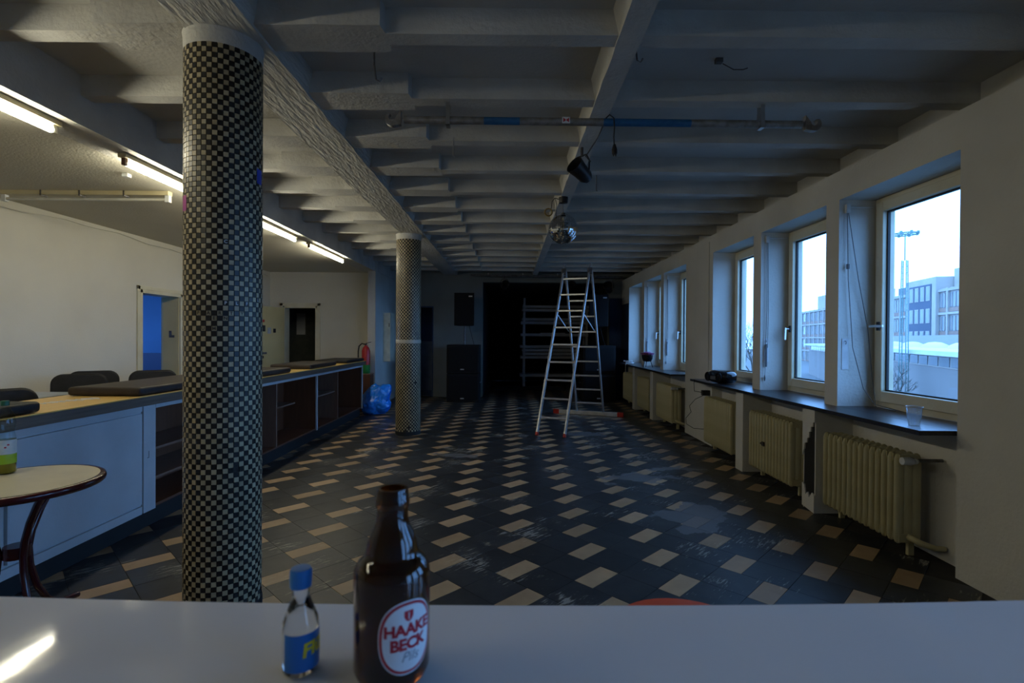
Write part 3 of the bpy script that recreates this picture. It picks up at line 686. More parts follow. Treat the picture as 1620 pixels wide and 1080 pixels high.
# padded seat cushions lying on the counter
def cushion(y0, y1, x0, x1, m, label, th=.06, z=.9835, tilt=0):
    mb = MB(); nx, ny = 8, max(8, int((y1 - y0) / .08)); cx, cy = (x0 + x1) / 2, (y0 + y1) / 2; r = .035
    bm = bmesh.new(); bmesh.ops.create_cube(bm, size=1.0)
    for v in bm.verts: v.co = Vector((v.co.x * (x1 - x0), v.co.y * (y1 - y0), (v.co.z + .5) * th))
    bmesh.ops.bevel(bm, geom=list(bm.edges), offset=th * .42, segments=4, affect='EDGES', profile=.6)
    me = bpy.data.meshes.new('cushion'); bm.to_mesh(me); bm.free(); me.materials.append(m)
    me.polygons.foreach_set('use_smooth', [True] * len(me.polygons))
    t = thing('seat_cushion', label, 'cushion', (cx, cy, z), tilt, 'leatherette cushions on the bar')
    p = link('padding', me, t)
    MB().tube([(x0 - cx + .01, y0 - cy + .012, th * .5), (x1 - cx - .01, y0 - cy + .012, th * .5)], .004, 6).tube([(x1 - cx - .006, y0 - cy + .015, th * .5), (x1 - cx - .006, y1 - cy - .015, th * .5)], .004, 6).build('piping', m, t, world=False)
    return t
cushion(1.9, 2.86, -3.0, -2.585, leather_bk, 'black leatherette cushion on the bar above the bistro table')
cushion(3.62, 4.88, -3.1, -2.585, leather_br, 'large brown leatherette cushion on the bar left of the near column')
cushion(5.0, 6.12, -3.0, -2.585, leather_br, 'brown leatherette cushion on the bar just right of the near column')
cushion(6.72, 7.72, -3.12, -2.585, leather_br, 'brown leatherette cushion in front of the store room door')
cushion(8.25, 9.2, -3.12, -2.59, leather_bk, 'farthest dark leatherette cushion at the end of the bar beside the fire extinguisher', .05)

# chairs and steel table behind the bar
def chair_proto():
    t = thing('chair', 'x', 'chair', (0, 0, 0), 0, 'black padded chairs behind the bar')
    def pad(w, d, h, r, name, M):
        bm = bmesh.new(); bmesh.ops.create_cube(bm, size=1.0)
        for v in bm.verts: v.co = Vector((v.co.x * w, v.co.y * d, v.co.z * h))
        up = [e for e in bm.edges]
        bmesh.ops.bevel(bm, geom=up, offset=r, segments=4, affect='EDGES', profile=.5, clamp_overlap=True)
        bm.transform(M); me = bpy.data.meshes.new(name); bm.to_mesh(me); bm.free(); me.materials.append(leather_bk)
        me.polygons.foreach_set('use_smooth', [True] * len(me.polygons)); return link(name, me, t)
    pad(.46, .44, .07, .03, 'seat', Matrix.Translation((0, 0, .56)))
    out = [(sx * .13 + .10 * math.cos(R(a)), sz * .04 + .10 * math.sin(R(a))) for sx, sz, a0 in ((1, 1, 0), (-1, 1, 90), (-1, -1, 180), (1, -1, 270)) for a in range(a0, a0 + 91, 15)]
    bk = MB().prism(out, -.032, .032, 'y'); Mx = Matrix.Translation((0, .22, .87)) @ Matrix.Rotation(R(-8), 4, 'X'); bk.v = [tuple(Mx @ Vector(v)) for v in bk.v]
    bk.build('backrest', leather_bk, t, world=False, smooth=50, bevel=.022, seg=4)
    for sx in (-1, 1):
        MB().tube([(sx * .19, -.17, .53), (sx * .2, -.19, 0)], .011, 8).build('leg', black_pl, t, world=False)
        MB().tube([(sx * .19, .17, .53), (sx * .2, .2, 0)], .011, 8).build('leg', black_pl, t, world=False)
        MB().tube([(sx * .17, .15, .53), (sx * .17, .20, .6), (sx * .17, .235, .95)], .01, 8).build('back_support', black_pl, t, world=False, smooth=40)
    return t
cp = chair_proto()
spots = [((-3.55, 3.66, 0), R(58), 'black padded chair behind the bar nearest the camera'), ((-4.3, 5.15, 0), R(35), 'black padded chair left of two others by the cream wall'), ((-4.52, 5.6, 0), R(35), 'black padded chair standing close against the cream wall behind another chair'), ((-3.98, 5.78, 0), R(35), 'black padded chair in front of the open blue doorway')]
for k, (l, rz, lb) in enumerate(spots):
    c = cp if k == 0 else copy_tree(cp)
    c.location = l; c.rotation_euler = (0, 0, rz); c['label'] = lb
st = thing('steel_table', 'stainless steel work table behind the bar', 'table', (-4.3, 4.25, 0))
MB().box(-4.75, -3.8, 3.75, 4.62, .87, .90).build('table_top', steel, st, bevel=.004)
for x in (-4.7, -3.85):
    for y in (3.8, 4.57): MB().box(x - .02, x + .02, y - .02, y + .02, 0, .87).build('leg', steel, st)

# fire extinguisher on a small crate at the end of the bar
cr = thing('wooden_box', 'low dark box between the end of the bar and the wall', 'box', (-2.745, 9.87, 0))
MB().box(-2.86, -2.63, 9.75, 10.0, 0, .69).build('body', brown_lam, cr, bevel=.004)
MB().box(-2.87, -2.62, 9.74, 10.01, .69, .71).build('lid', brown_pale, cr, bevel=.003)
fe = thing('fire_extinguisher', 'red fire extinguisher with black hose at the end of the bar', 'extinguisher', (-2.745, 9.87, .71))
MB().lathe([(0, 0), (.07, 0), (.078, .01), (.078, .16), (.078, .17)], 24).build('label_band', green_pl, fe, world=False, smooth=40)
MB().lathe([(.0785, .165), (.0785, .43), (.06, .49), (.03, .52), (.03, .54), (0, .54)], 24).build('cylinder', red_enamel, fe, world=False, smooth=40)
MB().tube([(0, 0, .53), (0, 0, .57)], .018, 10).bar((.0, 0, .575), (.10, 0, .60), .02, .012).build('valve', black_pl, fe, world=False)
MB().tube([(-.01, 0, .555), (-.08, 0, .57), (-.13, -.01, .52), (-.145, -.01, .42), (-.145, -.01, .30)], .013, 8).build('hose', black_pl, fe, world=False, smooth=40)

# blue plastic bag
def bag():
    bm = bmesh.new(); bmesh.ops.create_icosphere(bm, subdivisions=5, radius=1.0)
    for v in bm.verts:
        c = v.co.copy(); n1 = noise.noise(c * 1.3 + Vector((3, 1, 7))); n2 = noise.noise(c * 3.3 + Vector((9, 4, 2))); n3 = 1 - abs(noise.noise(c * 5.0 + Vector((1, 8, 5)))) * 2
        r = 1 + .22 * n1 + .10 * n2 + .07 * n3
        p = Vector((c.x * .255 * r, c.y * .2 * r, c.z * .22 * r))
        if c.z > .35:
            k = (c.z - .35) / .65; p.z += k * .10 * (1 + .9 * noise.noise(c * 2.2 + Vector((2, 2, 2)))); p.x += k * .06
            if c.x > .1: p.x += .13 * k * c.x; p.z += .12 * k * c.x
        p.z = max(p.z + .20, .002 + .006 * abs(n2))
        v.co = p
    me = bpy.data.meshes.new('blue_bag'); bm.to_mesh(me); bm.free(); me.materials.append(bag_m)
    me.polygons.foreach_set('use_smooth', [True] * len(me.polygons))
    o = link('plastic_bag', me, None, (-2.44, 9.42, 0)); return tag(o, 'crumpled bright blue plastic bag on the floor beside the bar', 'bag')
bag()
# cream cabinet on the wall stub
ec = thing('electrical_cabinet', 'narrow cream metal cabinet on the blue grey wall end', 'cabinet', (XST1, 11.1, .89))
MB().box(XST1, XST1 + .15, 10.9, 11.3, .89, 1.92).build('housing', cream_metal, ec, bevel=.004)
MB().box(XST1 + .12, XST1 + .135, 10.89, 10.9, 1.62, 1.70).build('lock', steel_d, ec)

# ================================================================== LADDER
FL, FR = Vector((.40, 7.42, 0)), Vector((.785, 7.27, 0))
RL, RR = Vector((1.22, 9.52, .075)), Vector((1.68, 9.36, .075))
TL, TR = Vector((.885, 8.47, 2.50)), Vector((1.285, 8.31, 2.50))
lad = thing('ladder', 'tall aluminium folding step ladder standing open on the tiled floor', 'ladder', ((FL + RR) / 2).to_tuple())
side = (FR - FL).normalized(); fr_in = (TR - FR).normalized()
for a, b, ex in ((FL, TL, 1), (FR, TR, 1), (RL, TL, 0), (RR, TR, 0)):
    d = (b - a).normalized(); q = b + d * (.13 if ex else .0)
    off = side * (0.0 if ex else .035)
    o = MB().bar(a + off + d * .03 * ex, q + off, .026, .062, up=side.cross(d)).build('stile', alu, lad, bevel=.004)
    if ex: MB().bar(a, a + d * .05, .034, .07, up=side.cross(d)).build('foot_cap', red_pl, o, bevel=.004)
for (a0, a1, b0, b1, n0, n) in ((FL, FR, TL, TR, .10, 9), (RL, RR, TL, TR, .065, 8)):
    for k in range(n):
        t = n0 + k * .106
        p = a0.lerp(b0, t); q = a1.lerp(b1, t)
        if a0 is RL: p = p + side * .035; q = q + side * .035
        MB().bar(p, q, .034, .026).build('rung', alu, lad, bevel=.003)
for a, b, r0_, r1_ in ((FL, TL, RL, TL), (FR, TR, RR, TR)):
    MB().bar(a.lerp(b, .72), r0_.lerp(r1_, .60), .006, .02).build('brace', alu, lad)
MB().bar(RL - side * .34 + Vector((0, 0, -.035)), RR + side * .32 + Vector((0, 0, -.035)), .05, .075).build('stabiliser_bar', alu, lad, bevel=.004)
for p in (RL - side * .36, RR + side * .34): MB().bar(p - side * .05 + Vector((0, 0, -.035)), p + side * .06 + Vector((0, 0, -.035)), .058, .08).build('end_cap', red_pl, lad, bevel=.005)
for p, q in ((TL, side), (TR, side)): MB().bar(p + Vector((0, 0, -.06)), p + Vector((0, 0, .05)), .07, .09, up=(0, 1, 0)).build('hinge', steel_d, lad, bevel=.01)

# ================================================================== STAGE GEAR
def subwoofer(x0, x1, y0, z0, label):
    w = x1 - x0; t = thing('subwoofer', label, 'speaker', ((x0 + x1) / 2, y0 + .35, z0), 0, 'black subwoofers in two stacks')
    MB().box(-w / 2, w / 2, -.33, .35, 0, .62).build('cabinet', speaker_m, t, world=False, bevel=.012)
    MB().box(-w / 2 + .04, w / 2 - .04, -.348, -.328, .05, .57).build('grille', grille_m, t, world=False, bevel=.006)
    MB().box(-.05, .03, -.352, -.348, .075, .10).build('badge', badge_m, t, world=False)
    for sx in (-1, 1): MB().tube([(sx * (w / 2 + .0), .0, .40), (sx * (w / 2 + .025), .02, .40), (sx * (w / 2 + .025), .12, .40), (sx * (w / 2), .14, .40)], .009, 8).build('handle', steel_d, t, world=False)
subwoofer(-1.36, -.66, 11.15, 0, 'black subwoofer on the floor at the left of the stage recess')
subwoofer(-1.36, -.66, 11.15, .63, 'upper black subwoofer of the left stack carrying a speaker pole')
subwoofer(1.62, 2.34, 11.3, 0, 'black subwoofer on the floor behind the ladder')
subwoofer(1.62, 2.34, 11.3, .63, 'upper black subwoofer of the stack behind the ladder')
def pa(x, y, zb, label):
    t = thing('loudspeaker', label, 'speaker', (x, y, 1.25), 0, 'pole mounted loudspeakers')
    MB().tube([(0, 0, .0), (0, 0, .46)], .0175, 12).build('pole', steel_d, t, world=False, smooth=40)
    MB().prism([(-.22, -.18), (.22, -.18), (.15, .2), (-.15, .2)], .42, 1.14).build('cabinet', speaker_m, t, world=False, bevel=.01)
    MB().box(-.205, .205, -.195, -.178, .44, 1.12).build('grille', grille_m, t, world=False, bevel=.006)
    MB().box(.10, .18, -.199, -.195, 1.05, 1.075).build('badge', badge_m, t, world=False)
    MB().tube([(.05, .1, .6), (.12, .14, .3), (.2, .1, .005)], .006, 6).build('cable', wire_m, t, world=False)
pa(-1.0, 11.5, 1.25, 'black loudspeaker on a pole above the left subwoofer stack')
pa(1.98, 11.65, 1.25, 'black loudspeaker on a pole above the stack behind the ladder')
# staging rack in the black recess
rk = thing('staging_rack', 'pale grey rack of stacked boards in the black stage recess', 'rack', (1.3, 14.9, 0))
for x, ztop in ((.42, 2.55), (2.2, 2.2)):
    for y in (14.7, 15.3): MB().box(x - .03, x + .03, y - .03, y + .03, 0, ztop if y < 15 else ztop - .15).build('post', grey_plank, rk)
for z, n in ((.30, 1), (.82, 1), (.92, 1), (1.02, 1), (1.12, 1), (1.46, 1), (1.80, 1), (1.90, 1), (2.16, 1), (2.26, 1)):
    j = random.uniform(-.05, .05)
    MB().box(.34 + j, 2.25 + j * .5, 14.66, 15.34, z, z + .075).build('plank', grey_plank, rk, bevel=.004)
MB().box(.9, 1.6, 14.8, 15.2, 1.535, 1.56).build('board', grey_plank, rk)
cl = bmesh.new(); bmesh.ops.create_grid(cl, x_segments=24, y_segments=14, size=1)
for v in cl.verts: v.co = Vector((v.co.x * .95, v.co.y * .45, .025 + .06 * max(0, noise.noise(v.co * 3)) + .01 * noise.noise(v.co * 9)))
me = bpy.data.meshes.new('cloth'); cl.to_mesh(me); cl.free(); me.materials.append(mat('dark_grey_cloth', (.035, .04, .05), .9))
o = link('floor_cloth', me, None, (.55, 14.2, 0)); md = o.modifiers.new('thick', 'SOLIDIFY'); md.thickness = .012
tag(o, 'rumpled dark cloth on the recess floor in front of the rack', 'cloth')
cu = MB(); n = 40; pts = [(RX0 + .02 + k * 3.0 / n, 16.85 + .05 * math.sin(k * 1.3)) for k in range(n + 1)]
cu.prism(pts + [(p[0], p[1] + .02) for p in reversed(pts)], .02, 2.7)
tag(cu.build('stage_curtain', black_cloth), 'black curtain closing the rear of the stage recess', 'curtain')
# lighting bar with spotlights under the ceiling at the back
lb = thing('lighting_bar', 'dark steel lighting bar under the ceiling in front of the recess', 'lighting bar', (1.0, 11.9, 2.84))
MB().tube([(-.9, 11.9, 2.84), (2.6, 11.88, 2.82)], .025, 10).build('pipe', steel_d, lb)
for x in (-.5, .3, 1.1, 1.9): MB().box(x - .012, x + .012, 11.89, 11.91, 2.84, ZR + .0).build('bracket', steel, lb)
def spot(x, y, z, rz, tilt, label, sc=1.0, top=None):
    t = thing('spotlight', label, 'spotlight', (x, y, z), rz, 'black stage spotlights')
    M = Matrix.Rotation(tilt, 3, 'X') @ Matrix.Rotation(R(90), 3, 'X')
    MB().lathe([(0, -.11 * sc), (.045 * sc, -.105 * sc), (.07 * sc, -.06 * sc), (.075 * sc, .02 * sc), (.09 * sc, .12 * sc), (.086 * sc, .12 * sc), (.07 * sc, .03 * sc), (0, .02 * sc)], 20, axis=M).build('housing', black_pl, t, world=False, smooth=35)
    MB().tube([(-.095 * sc, 0, 0), (-.1 * sc, 0, .09 * sc), (-.06 * sc, 0, .16 * sc), (.06 * sc, 0, .16 * sc), (.1 * sc, 0, .09 * sc), (.095 * sc, 0, 0)], .008 * sc, 6).build('yoke', black_pl, t, world=False)
    MB().tube([(0, 0, .155 * sc), (0, 0, top - z if top else .23 * sc)], .014 * sc, 8).build('clamp', steel_d, t, world=False)
    return t
spot(-.12, 11.88, 2.6, R(15), R(-25), 'black spotlight hanging at the left over the recess', 1.0, 2.806)
spot(1.42, 11.88, 2.6, R(-5), R(-35), 'black spotlight seen between the ladder rails', .9, 2.803)
spot(2.28, 11.88, 2.56, R(-25), R(-35), 'black spotlight hanging beside the window wall', 1.15, 2.796)

# ================================================================== CEILING FITTINGS
pp = thing('steel_pipe', 'long steel pipe with worn blue paint strapped under the ceiling ribs', 'pipe', (.55, 3.30, 2.80))
PL, PR = Vector((-.68, 3.30, 2.795)), Vector((1.86, 3.30, 2.785))
def plerp(t): return PL.lerp(PR, t)
galv = mat('galvanised_steel', (.30, .29, .28), .45, (.2, .185, .17), scale=24, metal=.4)
for t0, t1, m in ((0, .2, galv), (.2, .29, blue_paint), (.29, .5, galv), (.5, .72, blue_paint), (.72, 1, galv)):
    MB().tube([plerp(t0), plerp(t1)], .024, 14).build('pipe_length', m, pp, smooth=40)
for s, e in ((-1, PL), (1, PR)):
    pl_ = [(e.x + s * .02, e.z - .035)] + [(e.x + s * (.075 + .045 * math.cos(R(a))), e.z + .0 + .045 * math.sin(R(a))) for a in range(-90, 60, 15)] + [(e.x + s * (.075 + .022 * math.cos(R(a))), e.z + .01 + .022 * math.sin(R(a))) for a in range(60, -200, -20)] + [(e.x + s * .02, e.z + .055)]
    MB().prism(pl_ if s > 0 else list(reversed(pl_)), e.y - .018, e.y + .018, 'y').build('end_hook', galv, pp)
for x in (-.40, 1.60):
    MB().box(x - .012, x + .012, 3.27, 3.275, 2.755, ZR - .001).box(x - .012, x + .012, 3.325, 3.33, 2.755, ZR - .001).box(x - .012, x + .012, 3.27, 3.33, 2.755, 2.76).build('strap', steel, pp)
MB().box(.325, .375, 3.275, 3.2775, 2.772, 2.812).build('sticker', label_w, pp)
MB().prism([(.332, 2.806), (.332, 2.778), (.35, 2.792)], 3.2735, 3.2751, 'y').prism([(.368, 2.806), (.368, 2.778), (.35, 2.792)], 3.2735, 3.2751, 'y').build('sticker_print', label_red, pp)
pc = thing('power_cable', 'black power cable with plug looped over the pipe', 'cable', (.62, 3.30, 2.8))
MB().tube([(.53, 3.42, 2.58), (.50, 3.44, 2.62), (.57, 3.36, 2.72), (.605, 3.285, 2.81), (.625, 3.27, 2.826), (.65, 3.26, 2.80), (.655, 3.26, 2.74), (.65, 3.26, 2.68), (.655, 3.26, 2.62)], .0045, 6).build('cord', wire_m, pc, smooth=60)
MB().tube([(.655, 3.26, 2.635), (.656, 3.26, 2.60), (.657, 3.26, 2.575)], [.008, .018, .017], 10).tube([(.650, 3.26, 2.575), (.650, 3.26, 2.56)], .003, 6).tube([(.664, 3.26, 2.575), (.664, 3.26, 2.56)], .003, 6).build('plug', black_pl, pc, smooth=40)
spot(.555, 4.02, 2.70, R(-52), R(-28), 'black can spotlight hanging from the middle ceiling beam', .8, ZR)
# mirror ball
mbt = thing('mirror_ball', 'mirrored disco ball with motor hanging from the ceiling', 'mirror ball', (.56, 5.45, 2.56))
def ball():
    mb = MB(); r = .155; rows = 24; core = r - .003
    mb.lathe([(core * math.sin(math.pi * i / 24), -core * math.cos(math.pi * i / 24)) for i in range(25)], 32, mi=1)
    rng = random.Random(5)
    for i in range(rows):
        a0, a1 = math.pi * (i + .06) / rows, math.pi * (i + .94) / rows; am = (a0 + a1) / 2; n = max(4, int(2 * math.pi * math.sin(am) / (math.pi / rows)))
        for k in range(n):
            b0, b1 = 2 * math.pi * (k + .06) / n, 2 * math.pi * (k + .94) / n
            o = len(mb.v); ja, jb = rng.uniform(-.02, .02), rng.uniform(-.02, .02)
            for (a, b) in ((a0, b0), (a0, b1), (a1, b1), (a1, b0)):
                rr = r * (1 + (.004 * (1 if a == a0 else -1) * ja * 20) + (.004 * (1 if b == b0 else -1) * jb * 20))
                mb.v.append((rr * math.sin(a) * math.cos(b), rr * math.sin(a) * math.sin(b), -rr * math.cos(a)))
            mb.f.append((o, o + 1, o + 2, o + 3)); mb.m.append(0)
    return mb
stuff(ball().build('mirror_facets', [mirror, steel_d], mbt, world=False))
MB().tube([(0, 0, .15), (0, 0, .17)], .02, 10).tube([(0, 0, .165), (-.005, 0, .29)], .003, 6).build('chain', steel_d, mbt, world=False)
MB().lathe([(0, .27), (.045, .275), (.05, .32), (.05, .334), (0, .335)], 18).build('motor', black_pl, mbt, world=False, smooth=40)
MB().tube([(-.04, 0, .31), (-.09, -.01, .325), (-.12, 0, .29), (-.13, .0, .2)], .004, 6).tube([(-.09, 0, .33), (-.07, 0, .26), (-.08, 0, .1)], .003, 6).build('cable', wire_m, mbt, world=False)
tr = MB(); tp = [(.40 + .038 * math.cos(t * math.pi / 8), 5.42 + .0, 2.73 + .038 * math.sin(t * math.pi / 8)) for t in range(17)]
tr.tube(tp, .008, 8, caps=False)
tag(tr.build('tape_roll', orange_ring, smooth=60), 'yellow brown ring hanging beside the mirror ball motor', 'ring')
# small ceiling hooks and wires
for k, (x, y, lb_) in enumerate(((-.72, 2.72, 'thin metal hook under the ceiling left of the pipe'), (.66, 2.75, 'bent dark ceiling hook right of the middle beam'), (-.43, 3.88, 'straight threaded rod hanging behind the pipe'), (.79, 4.75, 'thin hook hanging from a rib right of the spotlight'))):
    z0 = ZR if k != 1 else ZS
    pts = [(x, y, z0 + .01), (x, y, z0 - .06), (x + .01, y, z0 - .14), (x + .03, y, z0 - .15), (x + .04, y, z0 - .13)] if k < 2 else [(x, y, z0 + .01), (x, y, z0 - .13), (x + .01, y, z0 - .135)]
    tag(MB().tube(pts, .005, 6).build('ceiling_hook', steel_d if k != 2 else steel), lb_, 'hook', 'hooks under the ceiling')
hw = MB().box(1.18, 1.22, 2.97, 3.0, 3.005, ZS).tube([(1.22, 2.98, 3.0), (1.28, 2.97, 2.96), (1.33, 2.96, 2.955), (1.36, 2.97, 2.97)], .003, 6)
tag(hw.build('wire_stub', steel_d), 'small junction stub with loose wire in the right ceiling bay', 'wire')

# fluorescent battens along the bulkhead
TX = -2.785
names = ['lit fluorescent tube beside the camera outside the frame', 'lit fluorescent tube nearest the camera at the left edge', 'lit fluorescent tube just left of the near column', 'lit fluorescent tube just right of the near column', 'farthest lit fluorescent tube above the bar']
for (y0, y1), nm in zip(((-.35, 1.07), (1.68, 3.16), (3.74, 5.2), (5.27, 6.7), (7.16, 8.6)), names):  # first tube extends the row, added out of view to light the foreground table
    t = thing('fluorescent_light', nm, 'light', (TX, (y0 + y1) / 2, ZLOW), 0, 'lit fluorescent battens along the bulkhead')
    MB().box(TX - .03, TX + .03, y0 - .03, y1 + .03, ZLOW - .035, ZLOW - .003).build('batten', batten_m, t, bevel=.003)
    for y in (y0, y1): MB().box(TX - .014, TX + .014, y - .016, y + .016, ZLOW - .085, ZLOW - .035).build('socket', copper_m if y == y0 else cream_metal, t, bevel=.003)
    MB().tube([(TX, y0 + .017, ZLOW - .067), (TX, y1 - .017, ZLOW - .067)], .019, 14).build('tube', tube_m, t, smooth=40)
un = thing('fluorescent_light', 'unlit cream fluorescent batten across the low ceiling above the cream wall', 'light', (-3.85, 4.72, ZLOW))
MB().box(-4.62, -3.1, 4.69, 4.75, ZLOW - .04, ZLOW - .001).build('batten', batten_m, un, bevel=.003)
MB().tube([(-4.58, 4.72, ZLOW - .075), (-3.14, 4.72, ZLOW - .075)], .014, 12).build('tube', tube_off, un, smooth=40)
for x in (-4.6, -3.12): MB().box(x - .02, x + .02, 4.70, 4.74, ZLOW - .10, ZLOW - .03).build('socket', white_pl, un, bevel=.003)
for x in (-4.25, -3.9, -3.5): MB().box(x - .006, x + .006, 4.685, 4.755, ZLOW - .05, ZLOW).build('clip', steel_d, un)
tag(MB().box(-3.14, -3.09, 4.18, 4.23, ZLOW - .03, ZLOW).build('junction_box', white_pl, bevel=.004), 'small white junction box on the low ceiling', 'junction box')
# surface cable along the top of the left wall
pts = [(XL + .012, y, 2.66 + .02 * math.sin(y * 2.3) + .012 * math.sin(y * 7)) for y in [2.2 + .25 * k for k in range(34)]]
tag(MB().tube(pts, .007, 6).build('wall_cable', plaster_l), 'painted over cable sagging along the top of the cream wall', 'cable')

tag(MB().tube([(XW - .008, 6.86, ZSILL + .002), (XW - .008, 6.86, 2.70)], .008, 8).build('wall_conduit', plaster, smooth=40), 'thin painted conduit running up the wall beside the near windows', 'conduit')
# ================================================================== SILL OBJECTS
rd = thing('radio', 'black portable radio lying on the near window sill', 'radio', (2.575, 6.22, ZSILL), R(12))
bm = bmesh.new(); bmesh.ops.create_uvsphere(bm, u_segments=28, v_segments=18, radius=1)
for v in bm.verts:
    c = v.co; sg = lambda q, p: math.copysign(abs(q) ** p, q)
    v.co = Vector((sg(c.x, .7) * .12, sg(c.y, .6) * .19, sg(c.z, .7) * .08 + .083))
me = bpy.data.meshes.new('radio_body'); bm.to_mesh(me); bm.free(); me.materials.append(black_gl); me.polygons.foreach_set('use_smooth', [True] * len(me.polygons)); link('body', me, rd)
for y in (-.11, .11): MB().lathe([(.0, .0), (.045, .0), (.05, .012), (.052, .018), (.056, .012), (.056, 0)], 20, c=(-.112, y, .08), axis=Matrix.Rotation(R(-90), 3, 'Y')).build('speaker_cone', grille_m, rd, world=False, smooth=40)
MB().box(-.123, -.11, -.06, .06, .05, .09).build('control_panel', steel_d, rd, world=False, bevel=.003)
rc = thing('power_adapter', 'thin black cord with adapter hanging below the near sill', 'adapter', (2.5, 6.82, .2))
MB().tube([(2.435, 6.75, ZSILL + .004), (2.43, 6.76, .83), (2.45, 6.80, .72), (2.56, 6.83, .70)], .004, 6).tube([(2.6, 6.83, .67), (2.5, 6.9, .60), (2.45, 6.98, .5), (2.47, 6.97, .42), (2.43, 7.06, .32), (2.44, 7.06, .24), (2.5, 6.95, .20), (2.6, 6.84, .21)], .004, 6).build('cord', wire_m, rc, smooth=60)
MB().box(2.56, XW, 6.79, 6.86, .66, .73).build('adapter', black_pl, rc, bevel=.006)
cp_ = thing('plastic_cup', 'clear plastic cup standing on the near window sill', 'cup', (2.545, 3.22, ZSILL))
MB().lathe([(0, .001), (.029, .001), (.036, .055), (.037, .056), (.044, .118), (.046, .12), (.0455, .122), (.043, .118), (.036, .057), (.028, .003), (0, .003)], 28).build('cup_wall', cup_m, cp_, world=False, smooth=50)
MB().lathe([(.0435, .117), (.0465, .1185), (.0468, .121), (.045, .123), (.043, .121)], 28).build('rim', white_pl, cp_, world=False, smooth=50)
gl = thing('small_lamp', 'small black lamp with purple foil on a stand on the far sill', 'lamp', (2.58, 9.62, ZSILL))
MB().lathe([(0, .1), (.07, .11), (.095, .16), (.105, .23), (.10, .23), (.085, .16), (0, .13)], 20).build('housing', black_gl, gl, world=False, smooth=40)
MB().lathe([(.0, .225), (.06, .24), (.11, .235), (.135, .27), (.10, .265), (.05, .29), (0, .27)], 11).build('foil', purple, gl, world=False)
for a in (90, 210, 330): MB().tube([(.06 * math.cos(R(a)), .06 * math.sin(R(a)), .13), (.10 * math.cos(R(a)), .10 * math.sin(R(a)), .0)], .007, 6).build('leg', black_pl, gl, world=False)
wc = MB(); rng = random.Random(2)
for q in range(5):
    pts = [(2.52 + .1 * math.cos(t * .7 + q) * rng.uniform(.6, 1), 10.75 + q * .05 + .13 * math.sin(t * .7 + q), ZSILL + .012 + .012 * q + .01 * math.sin(t)) for t in range(10)]
    wc.tube(pts, .007, 6)
wc.tube([(2.5, 10.75, ZSILL + .02), (2.42, 10.7, ZSILL + .02), (2.415, 10.7, .75), (2.43, 10.7, .66)], .006, 6)
tag(wc.build('cable_coil', wire_w, smooth=60), 'tangle of white cables on the far end of the sill', 'cables')

# ================================================================== FOREGROUND
# bistro table
TC = (-2.285, 2.40); TR_ = .326; TH = .73
bt = thing('bistro_table', 'round cream bistro table with wine red rim and curved legs', 'table', (TC[0], TC[1], 0))
MB().lathe([(0, TH - .03), (TR_ - .02, TH - .03), (TR_ - .02, TH), (0, TH)], 64).build('table_top', cream_lam, bt, world=False, smooth=40)
MB().lathe([(TR_ - .022, TH - .034), (TR_ - .008, TH - .036), (TR_ + .001, TH - .028), (TR_ + .004, TH - .015), (TR_, TH - .004), (TR_ - .01, TH + .001), (TR_ - .022, TH)], 64).build('rim', wine, bt, world=False, smooth=60)
for k in range(3):
    a = R(-27 + 120 * k); c, s = math.cos(a), math.sin(a)
    prof = [(.25, TH - .035), (.20, .65), (.13, .56), (.08, .47), (.062, .40), (.07, .31), (.11, .19), (.17, .095), (.25, .04), (.36, .022)]
    MB().tube([(r * c, r * s, z) for r, z in prof], .015, 10).build('leg', wine, bt, world=False, smooth=60)
MB().lathe([(0, .375), (.05, .375), (.05, .43), (0, .43)], 20).build('centre_ring', wine, bt, world=False, smooth=40)
# plastic bottle of juice on it
jb = thing('juice_bottle', 'clear plastic bottle with green cap and a little yellow juice on the bistro table', 'bottle', (-2.465, 2.53, TH + .001))
MB().lathe([(0, .0), (.036, .0), (.041, .008), (.041, .10), (.040, .17), (.036, .195), (.034, .205), (.040, .225), (.041, .25), (.032, .29), (.016, .325), (.014, .345), (0, .345)], 32).build('body', pet, jb, world=False, smooth=40)
MB().lathe([(0, .004), (.034, .004), (.039, .01), (.039, .065), (0, .065)], 32).build('juice', juice, jb, world=False, smooth=40)
lbw = MB().lathe([(.0415, .05), (.0418, .051), (.0418, .095), (.0415, .096)], 40).build('label', label_lime, jb, world=False, smooth=40)
MB().lathe([(.0415, .097), (.0418, .098), (.0418, .165), (.0415, .166)], 40).build('label_top', label_pale, jb, world=False, smooth=40)
for q in range(3):
    a0 = math.atan2(-2.53, 2.465) + .25 * q - .1
    MB().quadbox([(.0421 * math.cos(a0 + da), .0421 * math.sin(a0 + da), .128 + .012 * q + dz) for dz in (0, .007) for da in (0, .07, .14, .2)]).build('print', label_red, lbw, world=False) if q < 2 else None
MB().lathe([(.0145, .332), (.0165, .332), (.0165, .352), (.015, .355), (0, .355)], 24).build('cap', cap_green, jb, world=False, smooth=40)
# white counter table the camera looks across
WT = 1.10
wt = thing('white_table', 'white laminate high table in the foreground carrying two bottles', 'table', (0, .1, 0))
edge = [(-1.5 + .1 * k, .598 + .017 * ((-1.5 + .1 * k) / .62) ** 2 if abs(-1.5 + .1 * k) < .9 else .634) for k in range(31)]
MB().prism([(-1.5, -.35), (1.5, -.35)] + list(reversed(edge)), WT - .035, WT).build('table_top', table_white, wt, world=True, bevel=.004)
for x in (-1.4, 1.4):
    for y in (-.28, .42): MB().box(x - .03, x + .03, y - .03, y + .03, 0, WT - .035).build('leg', steel, wt, bevel=.003)
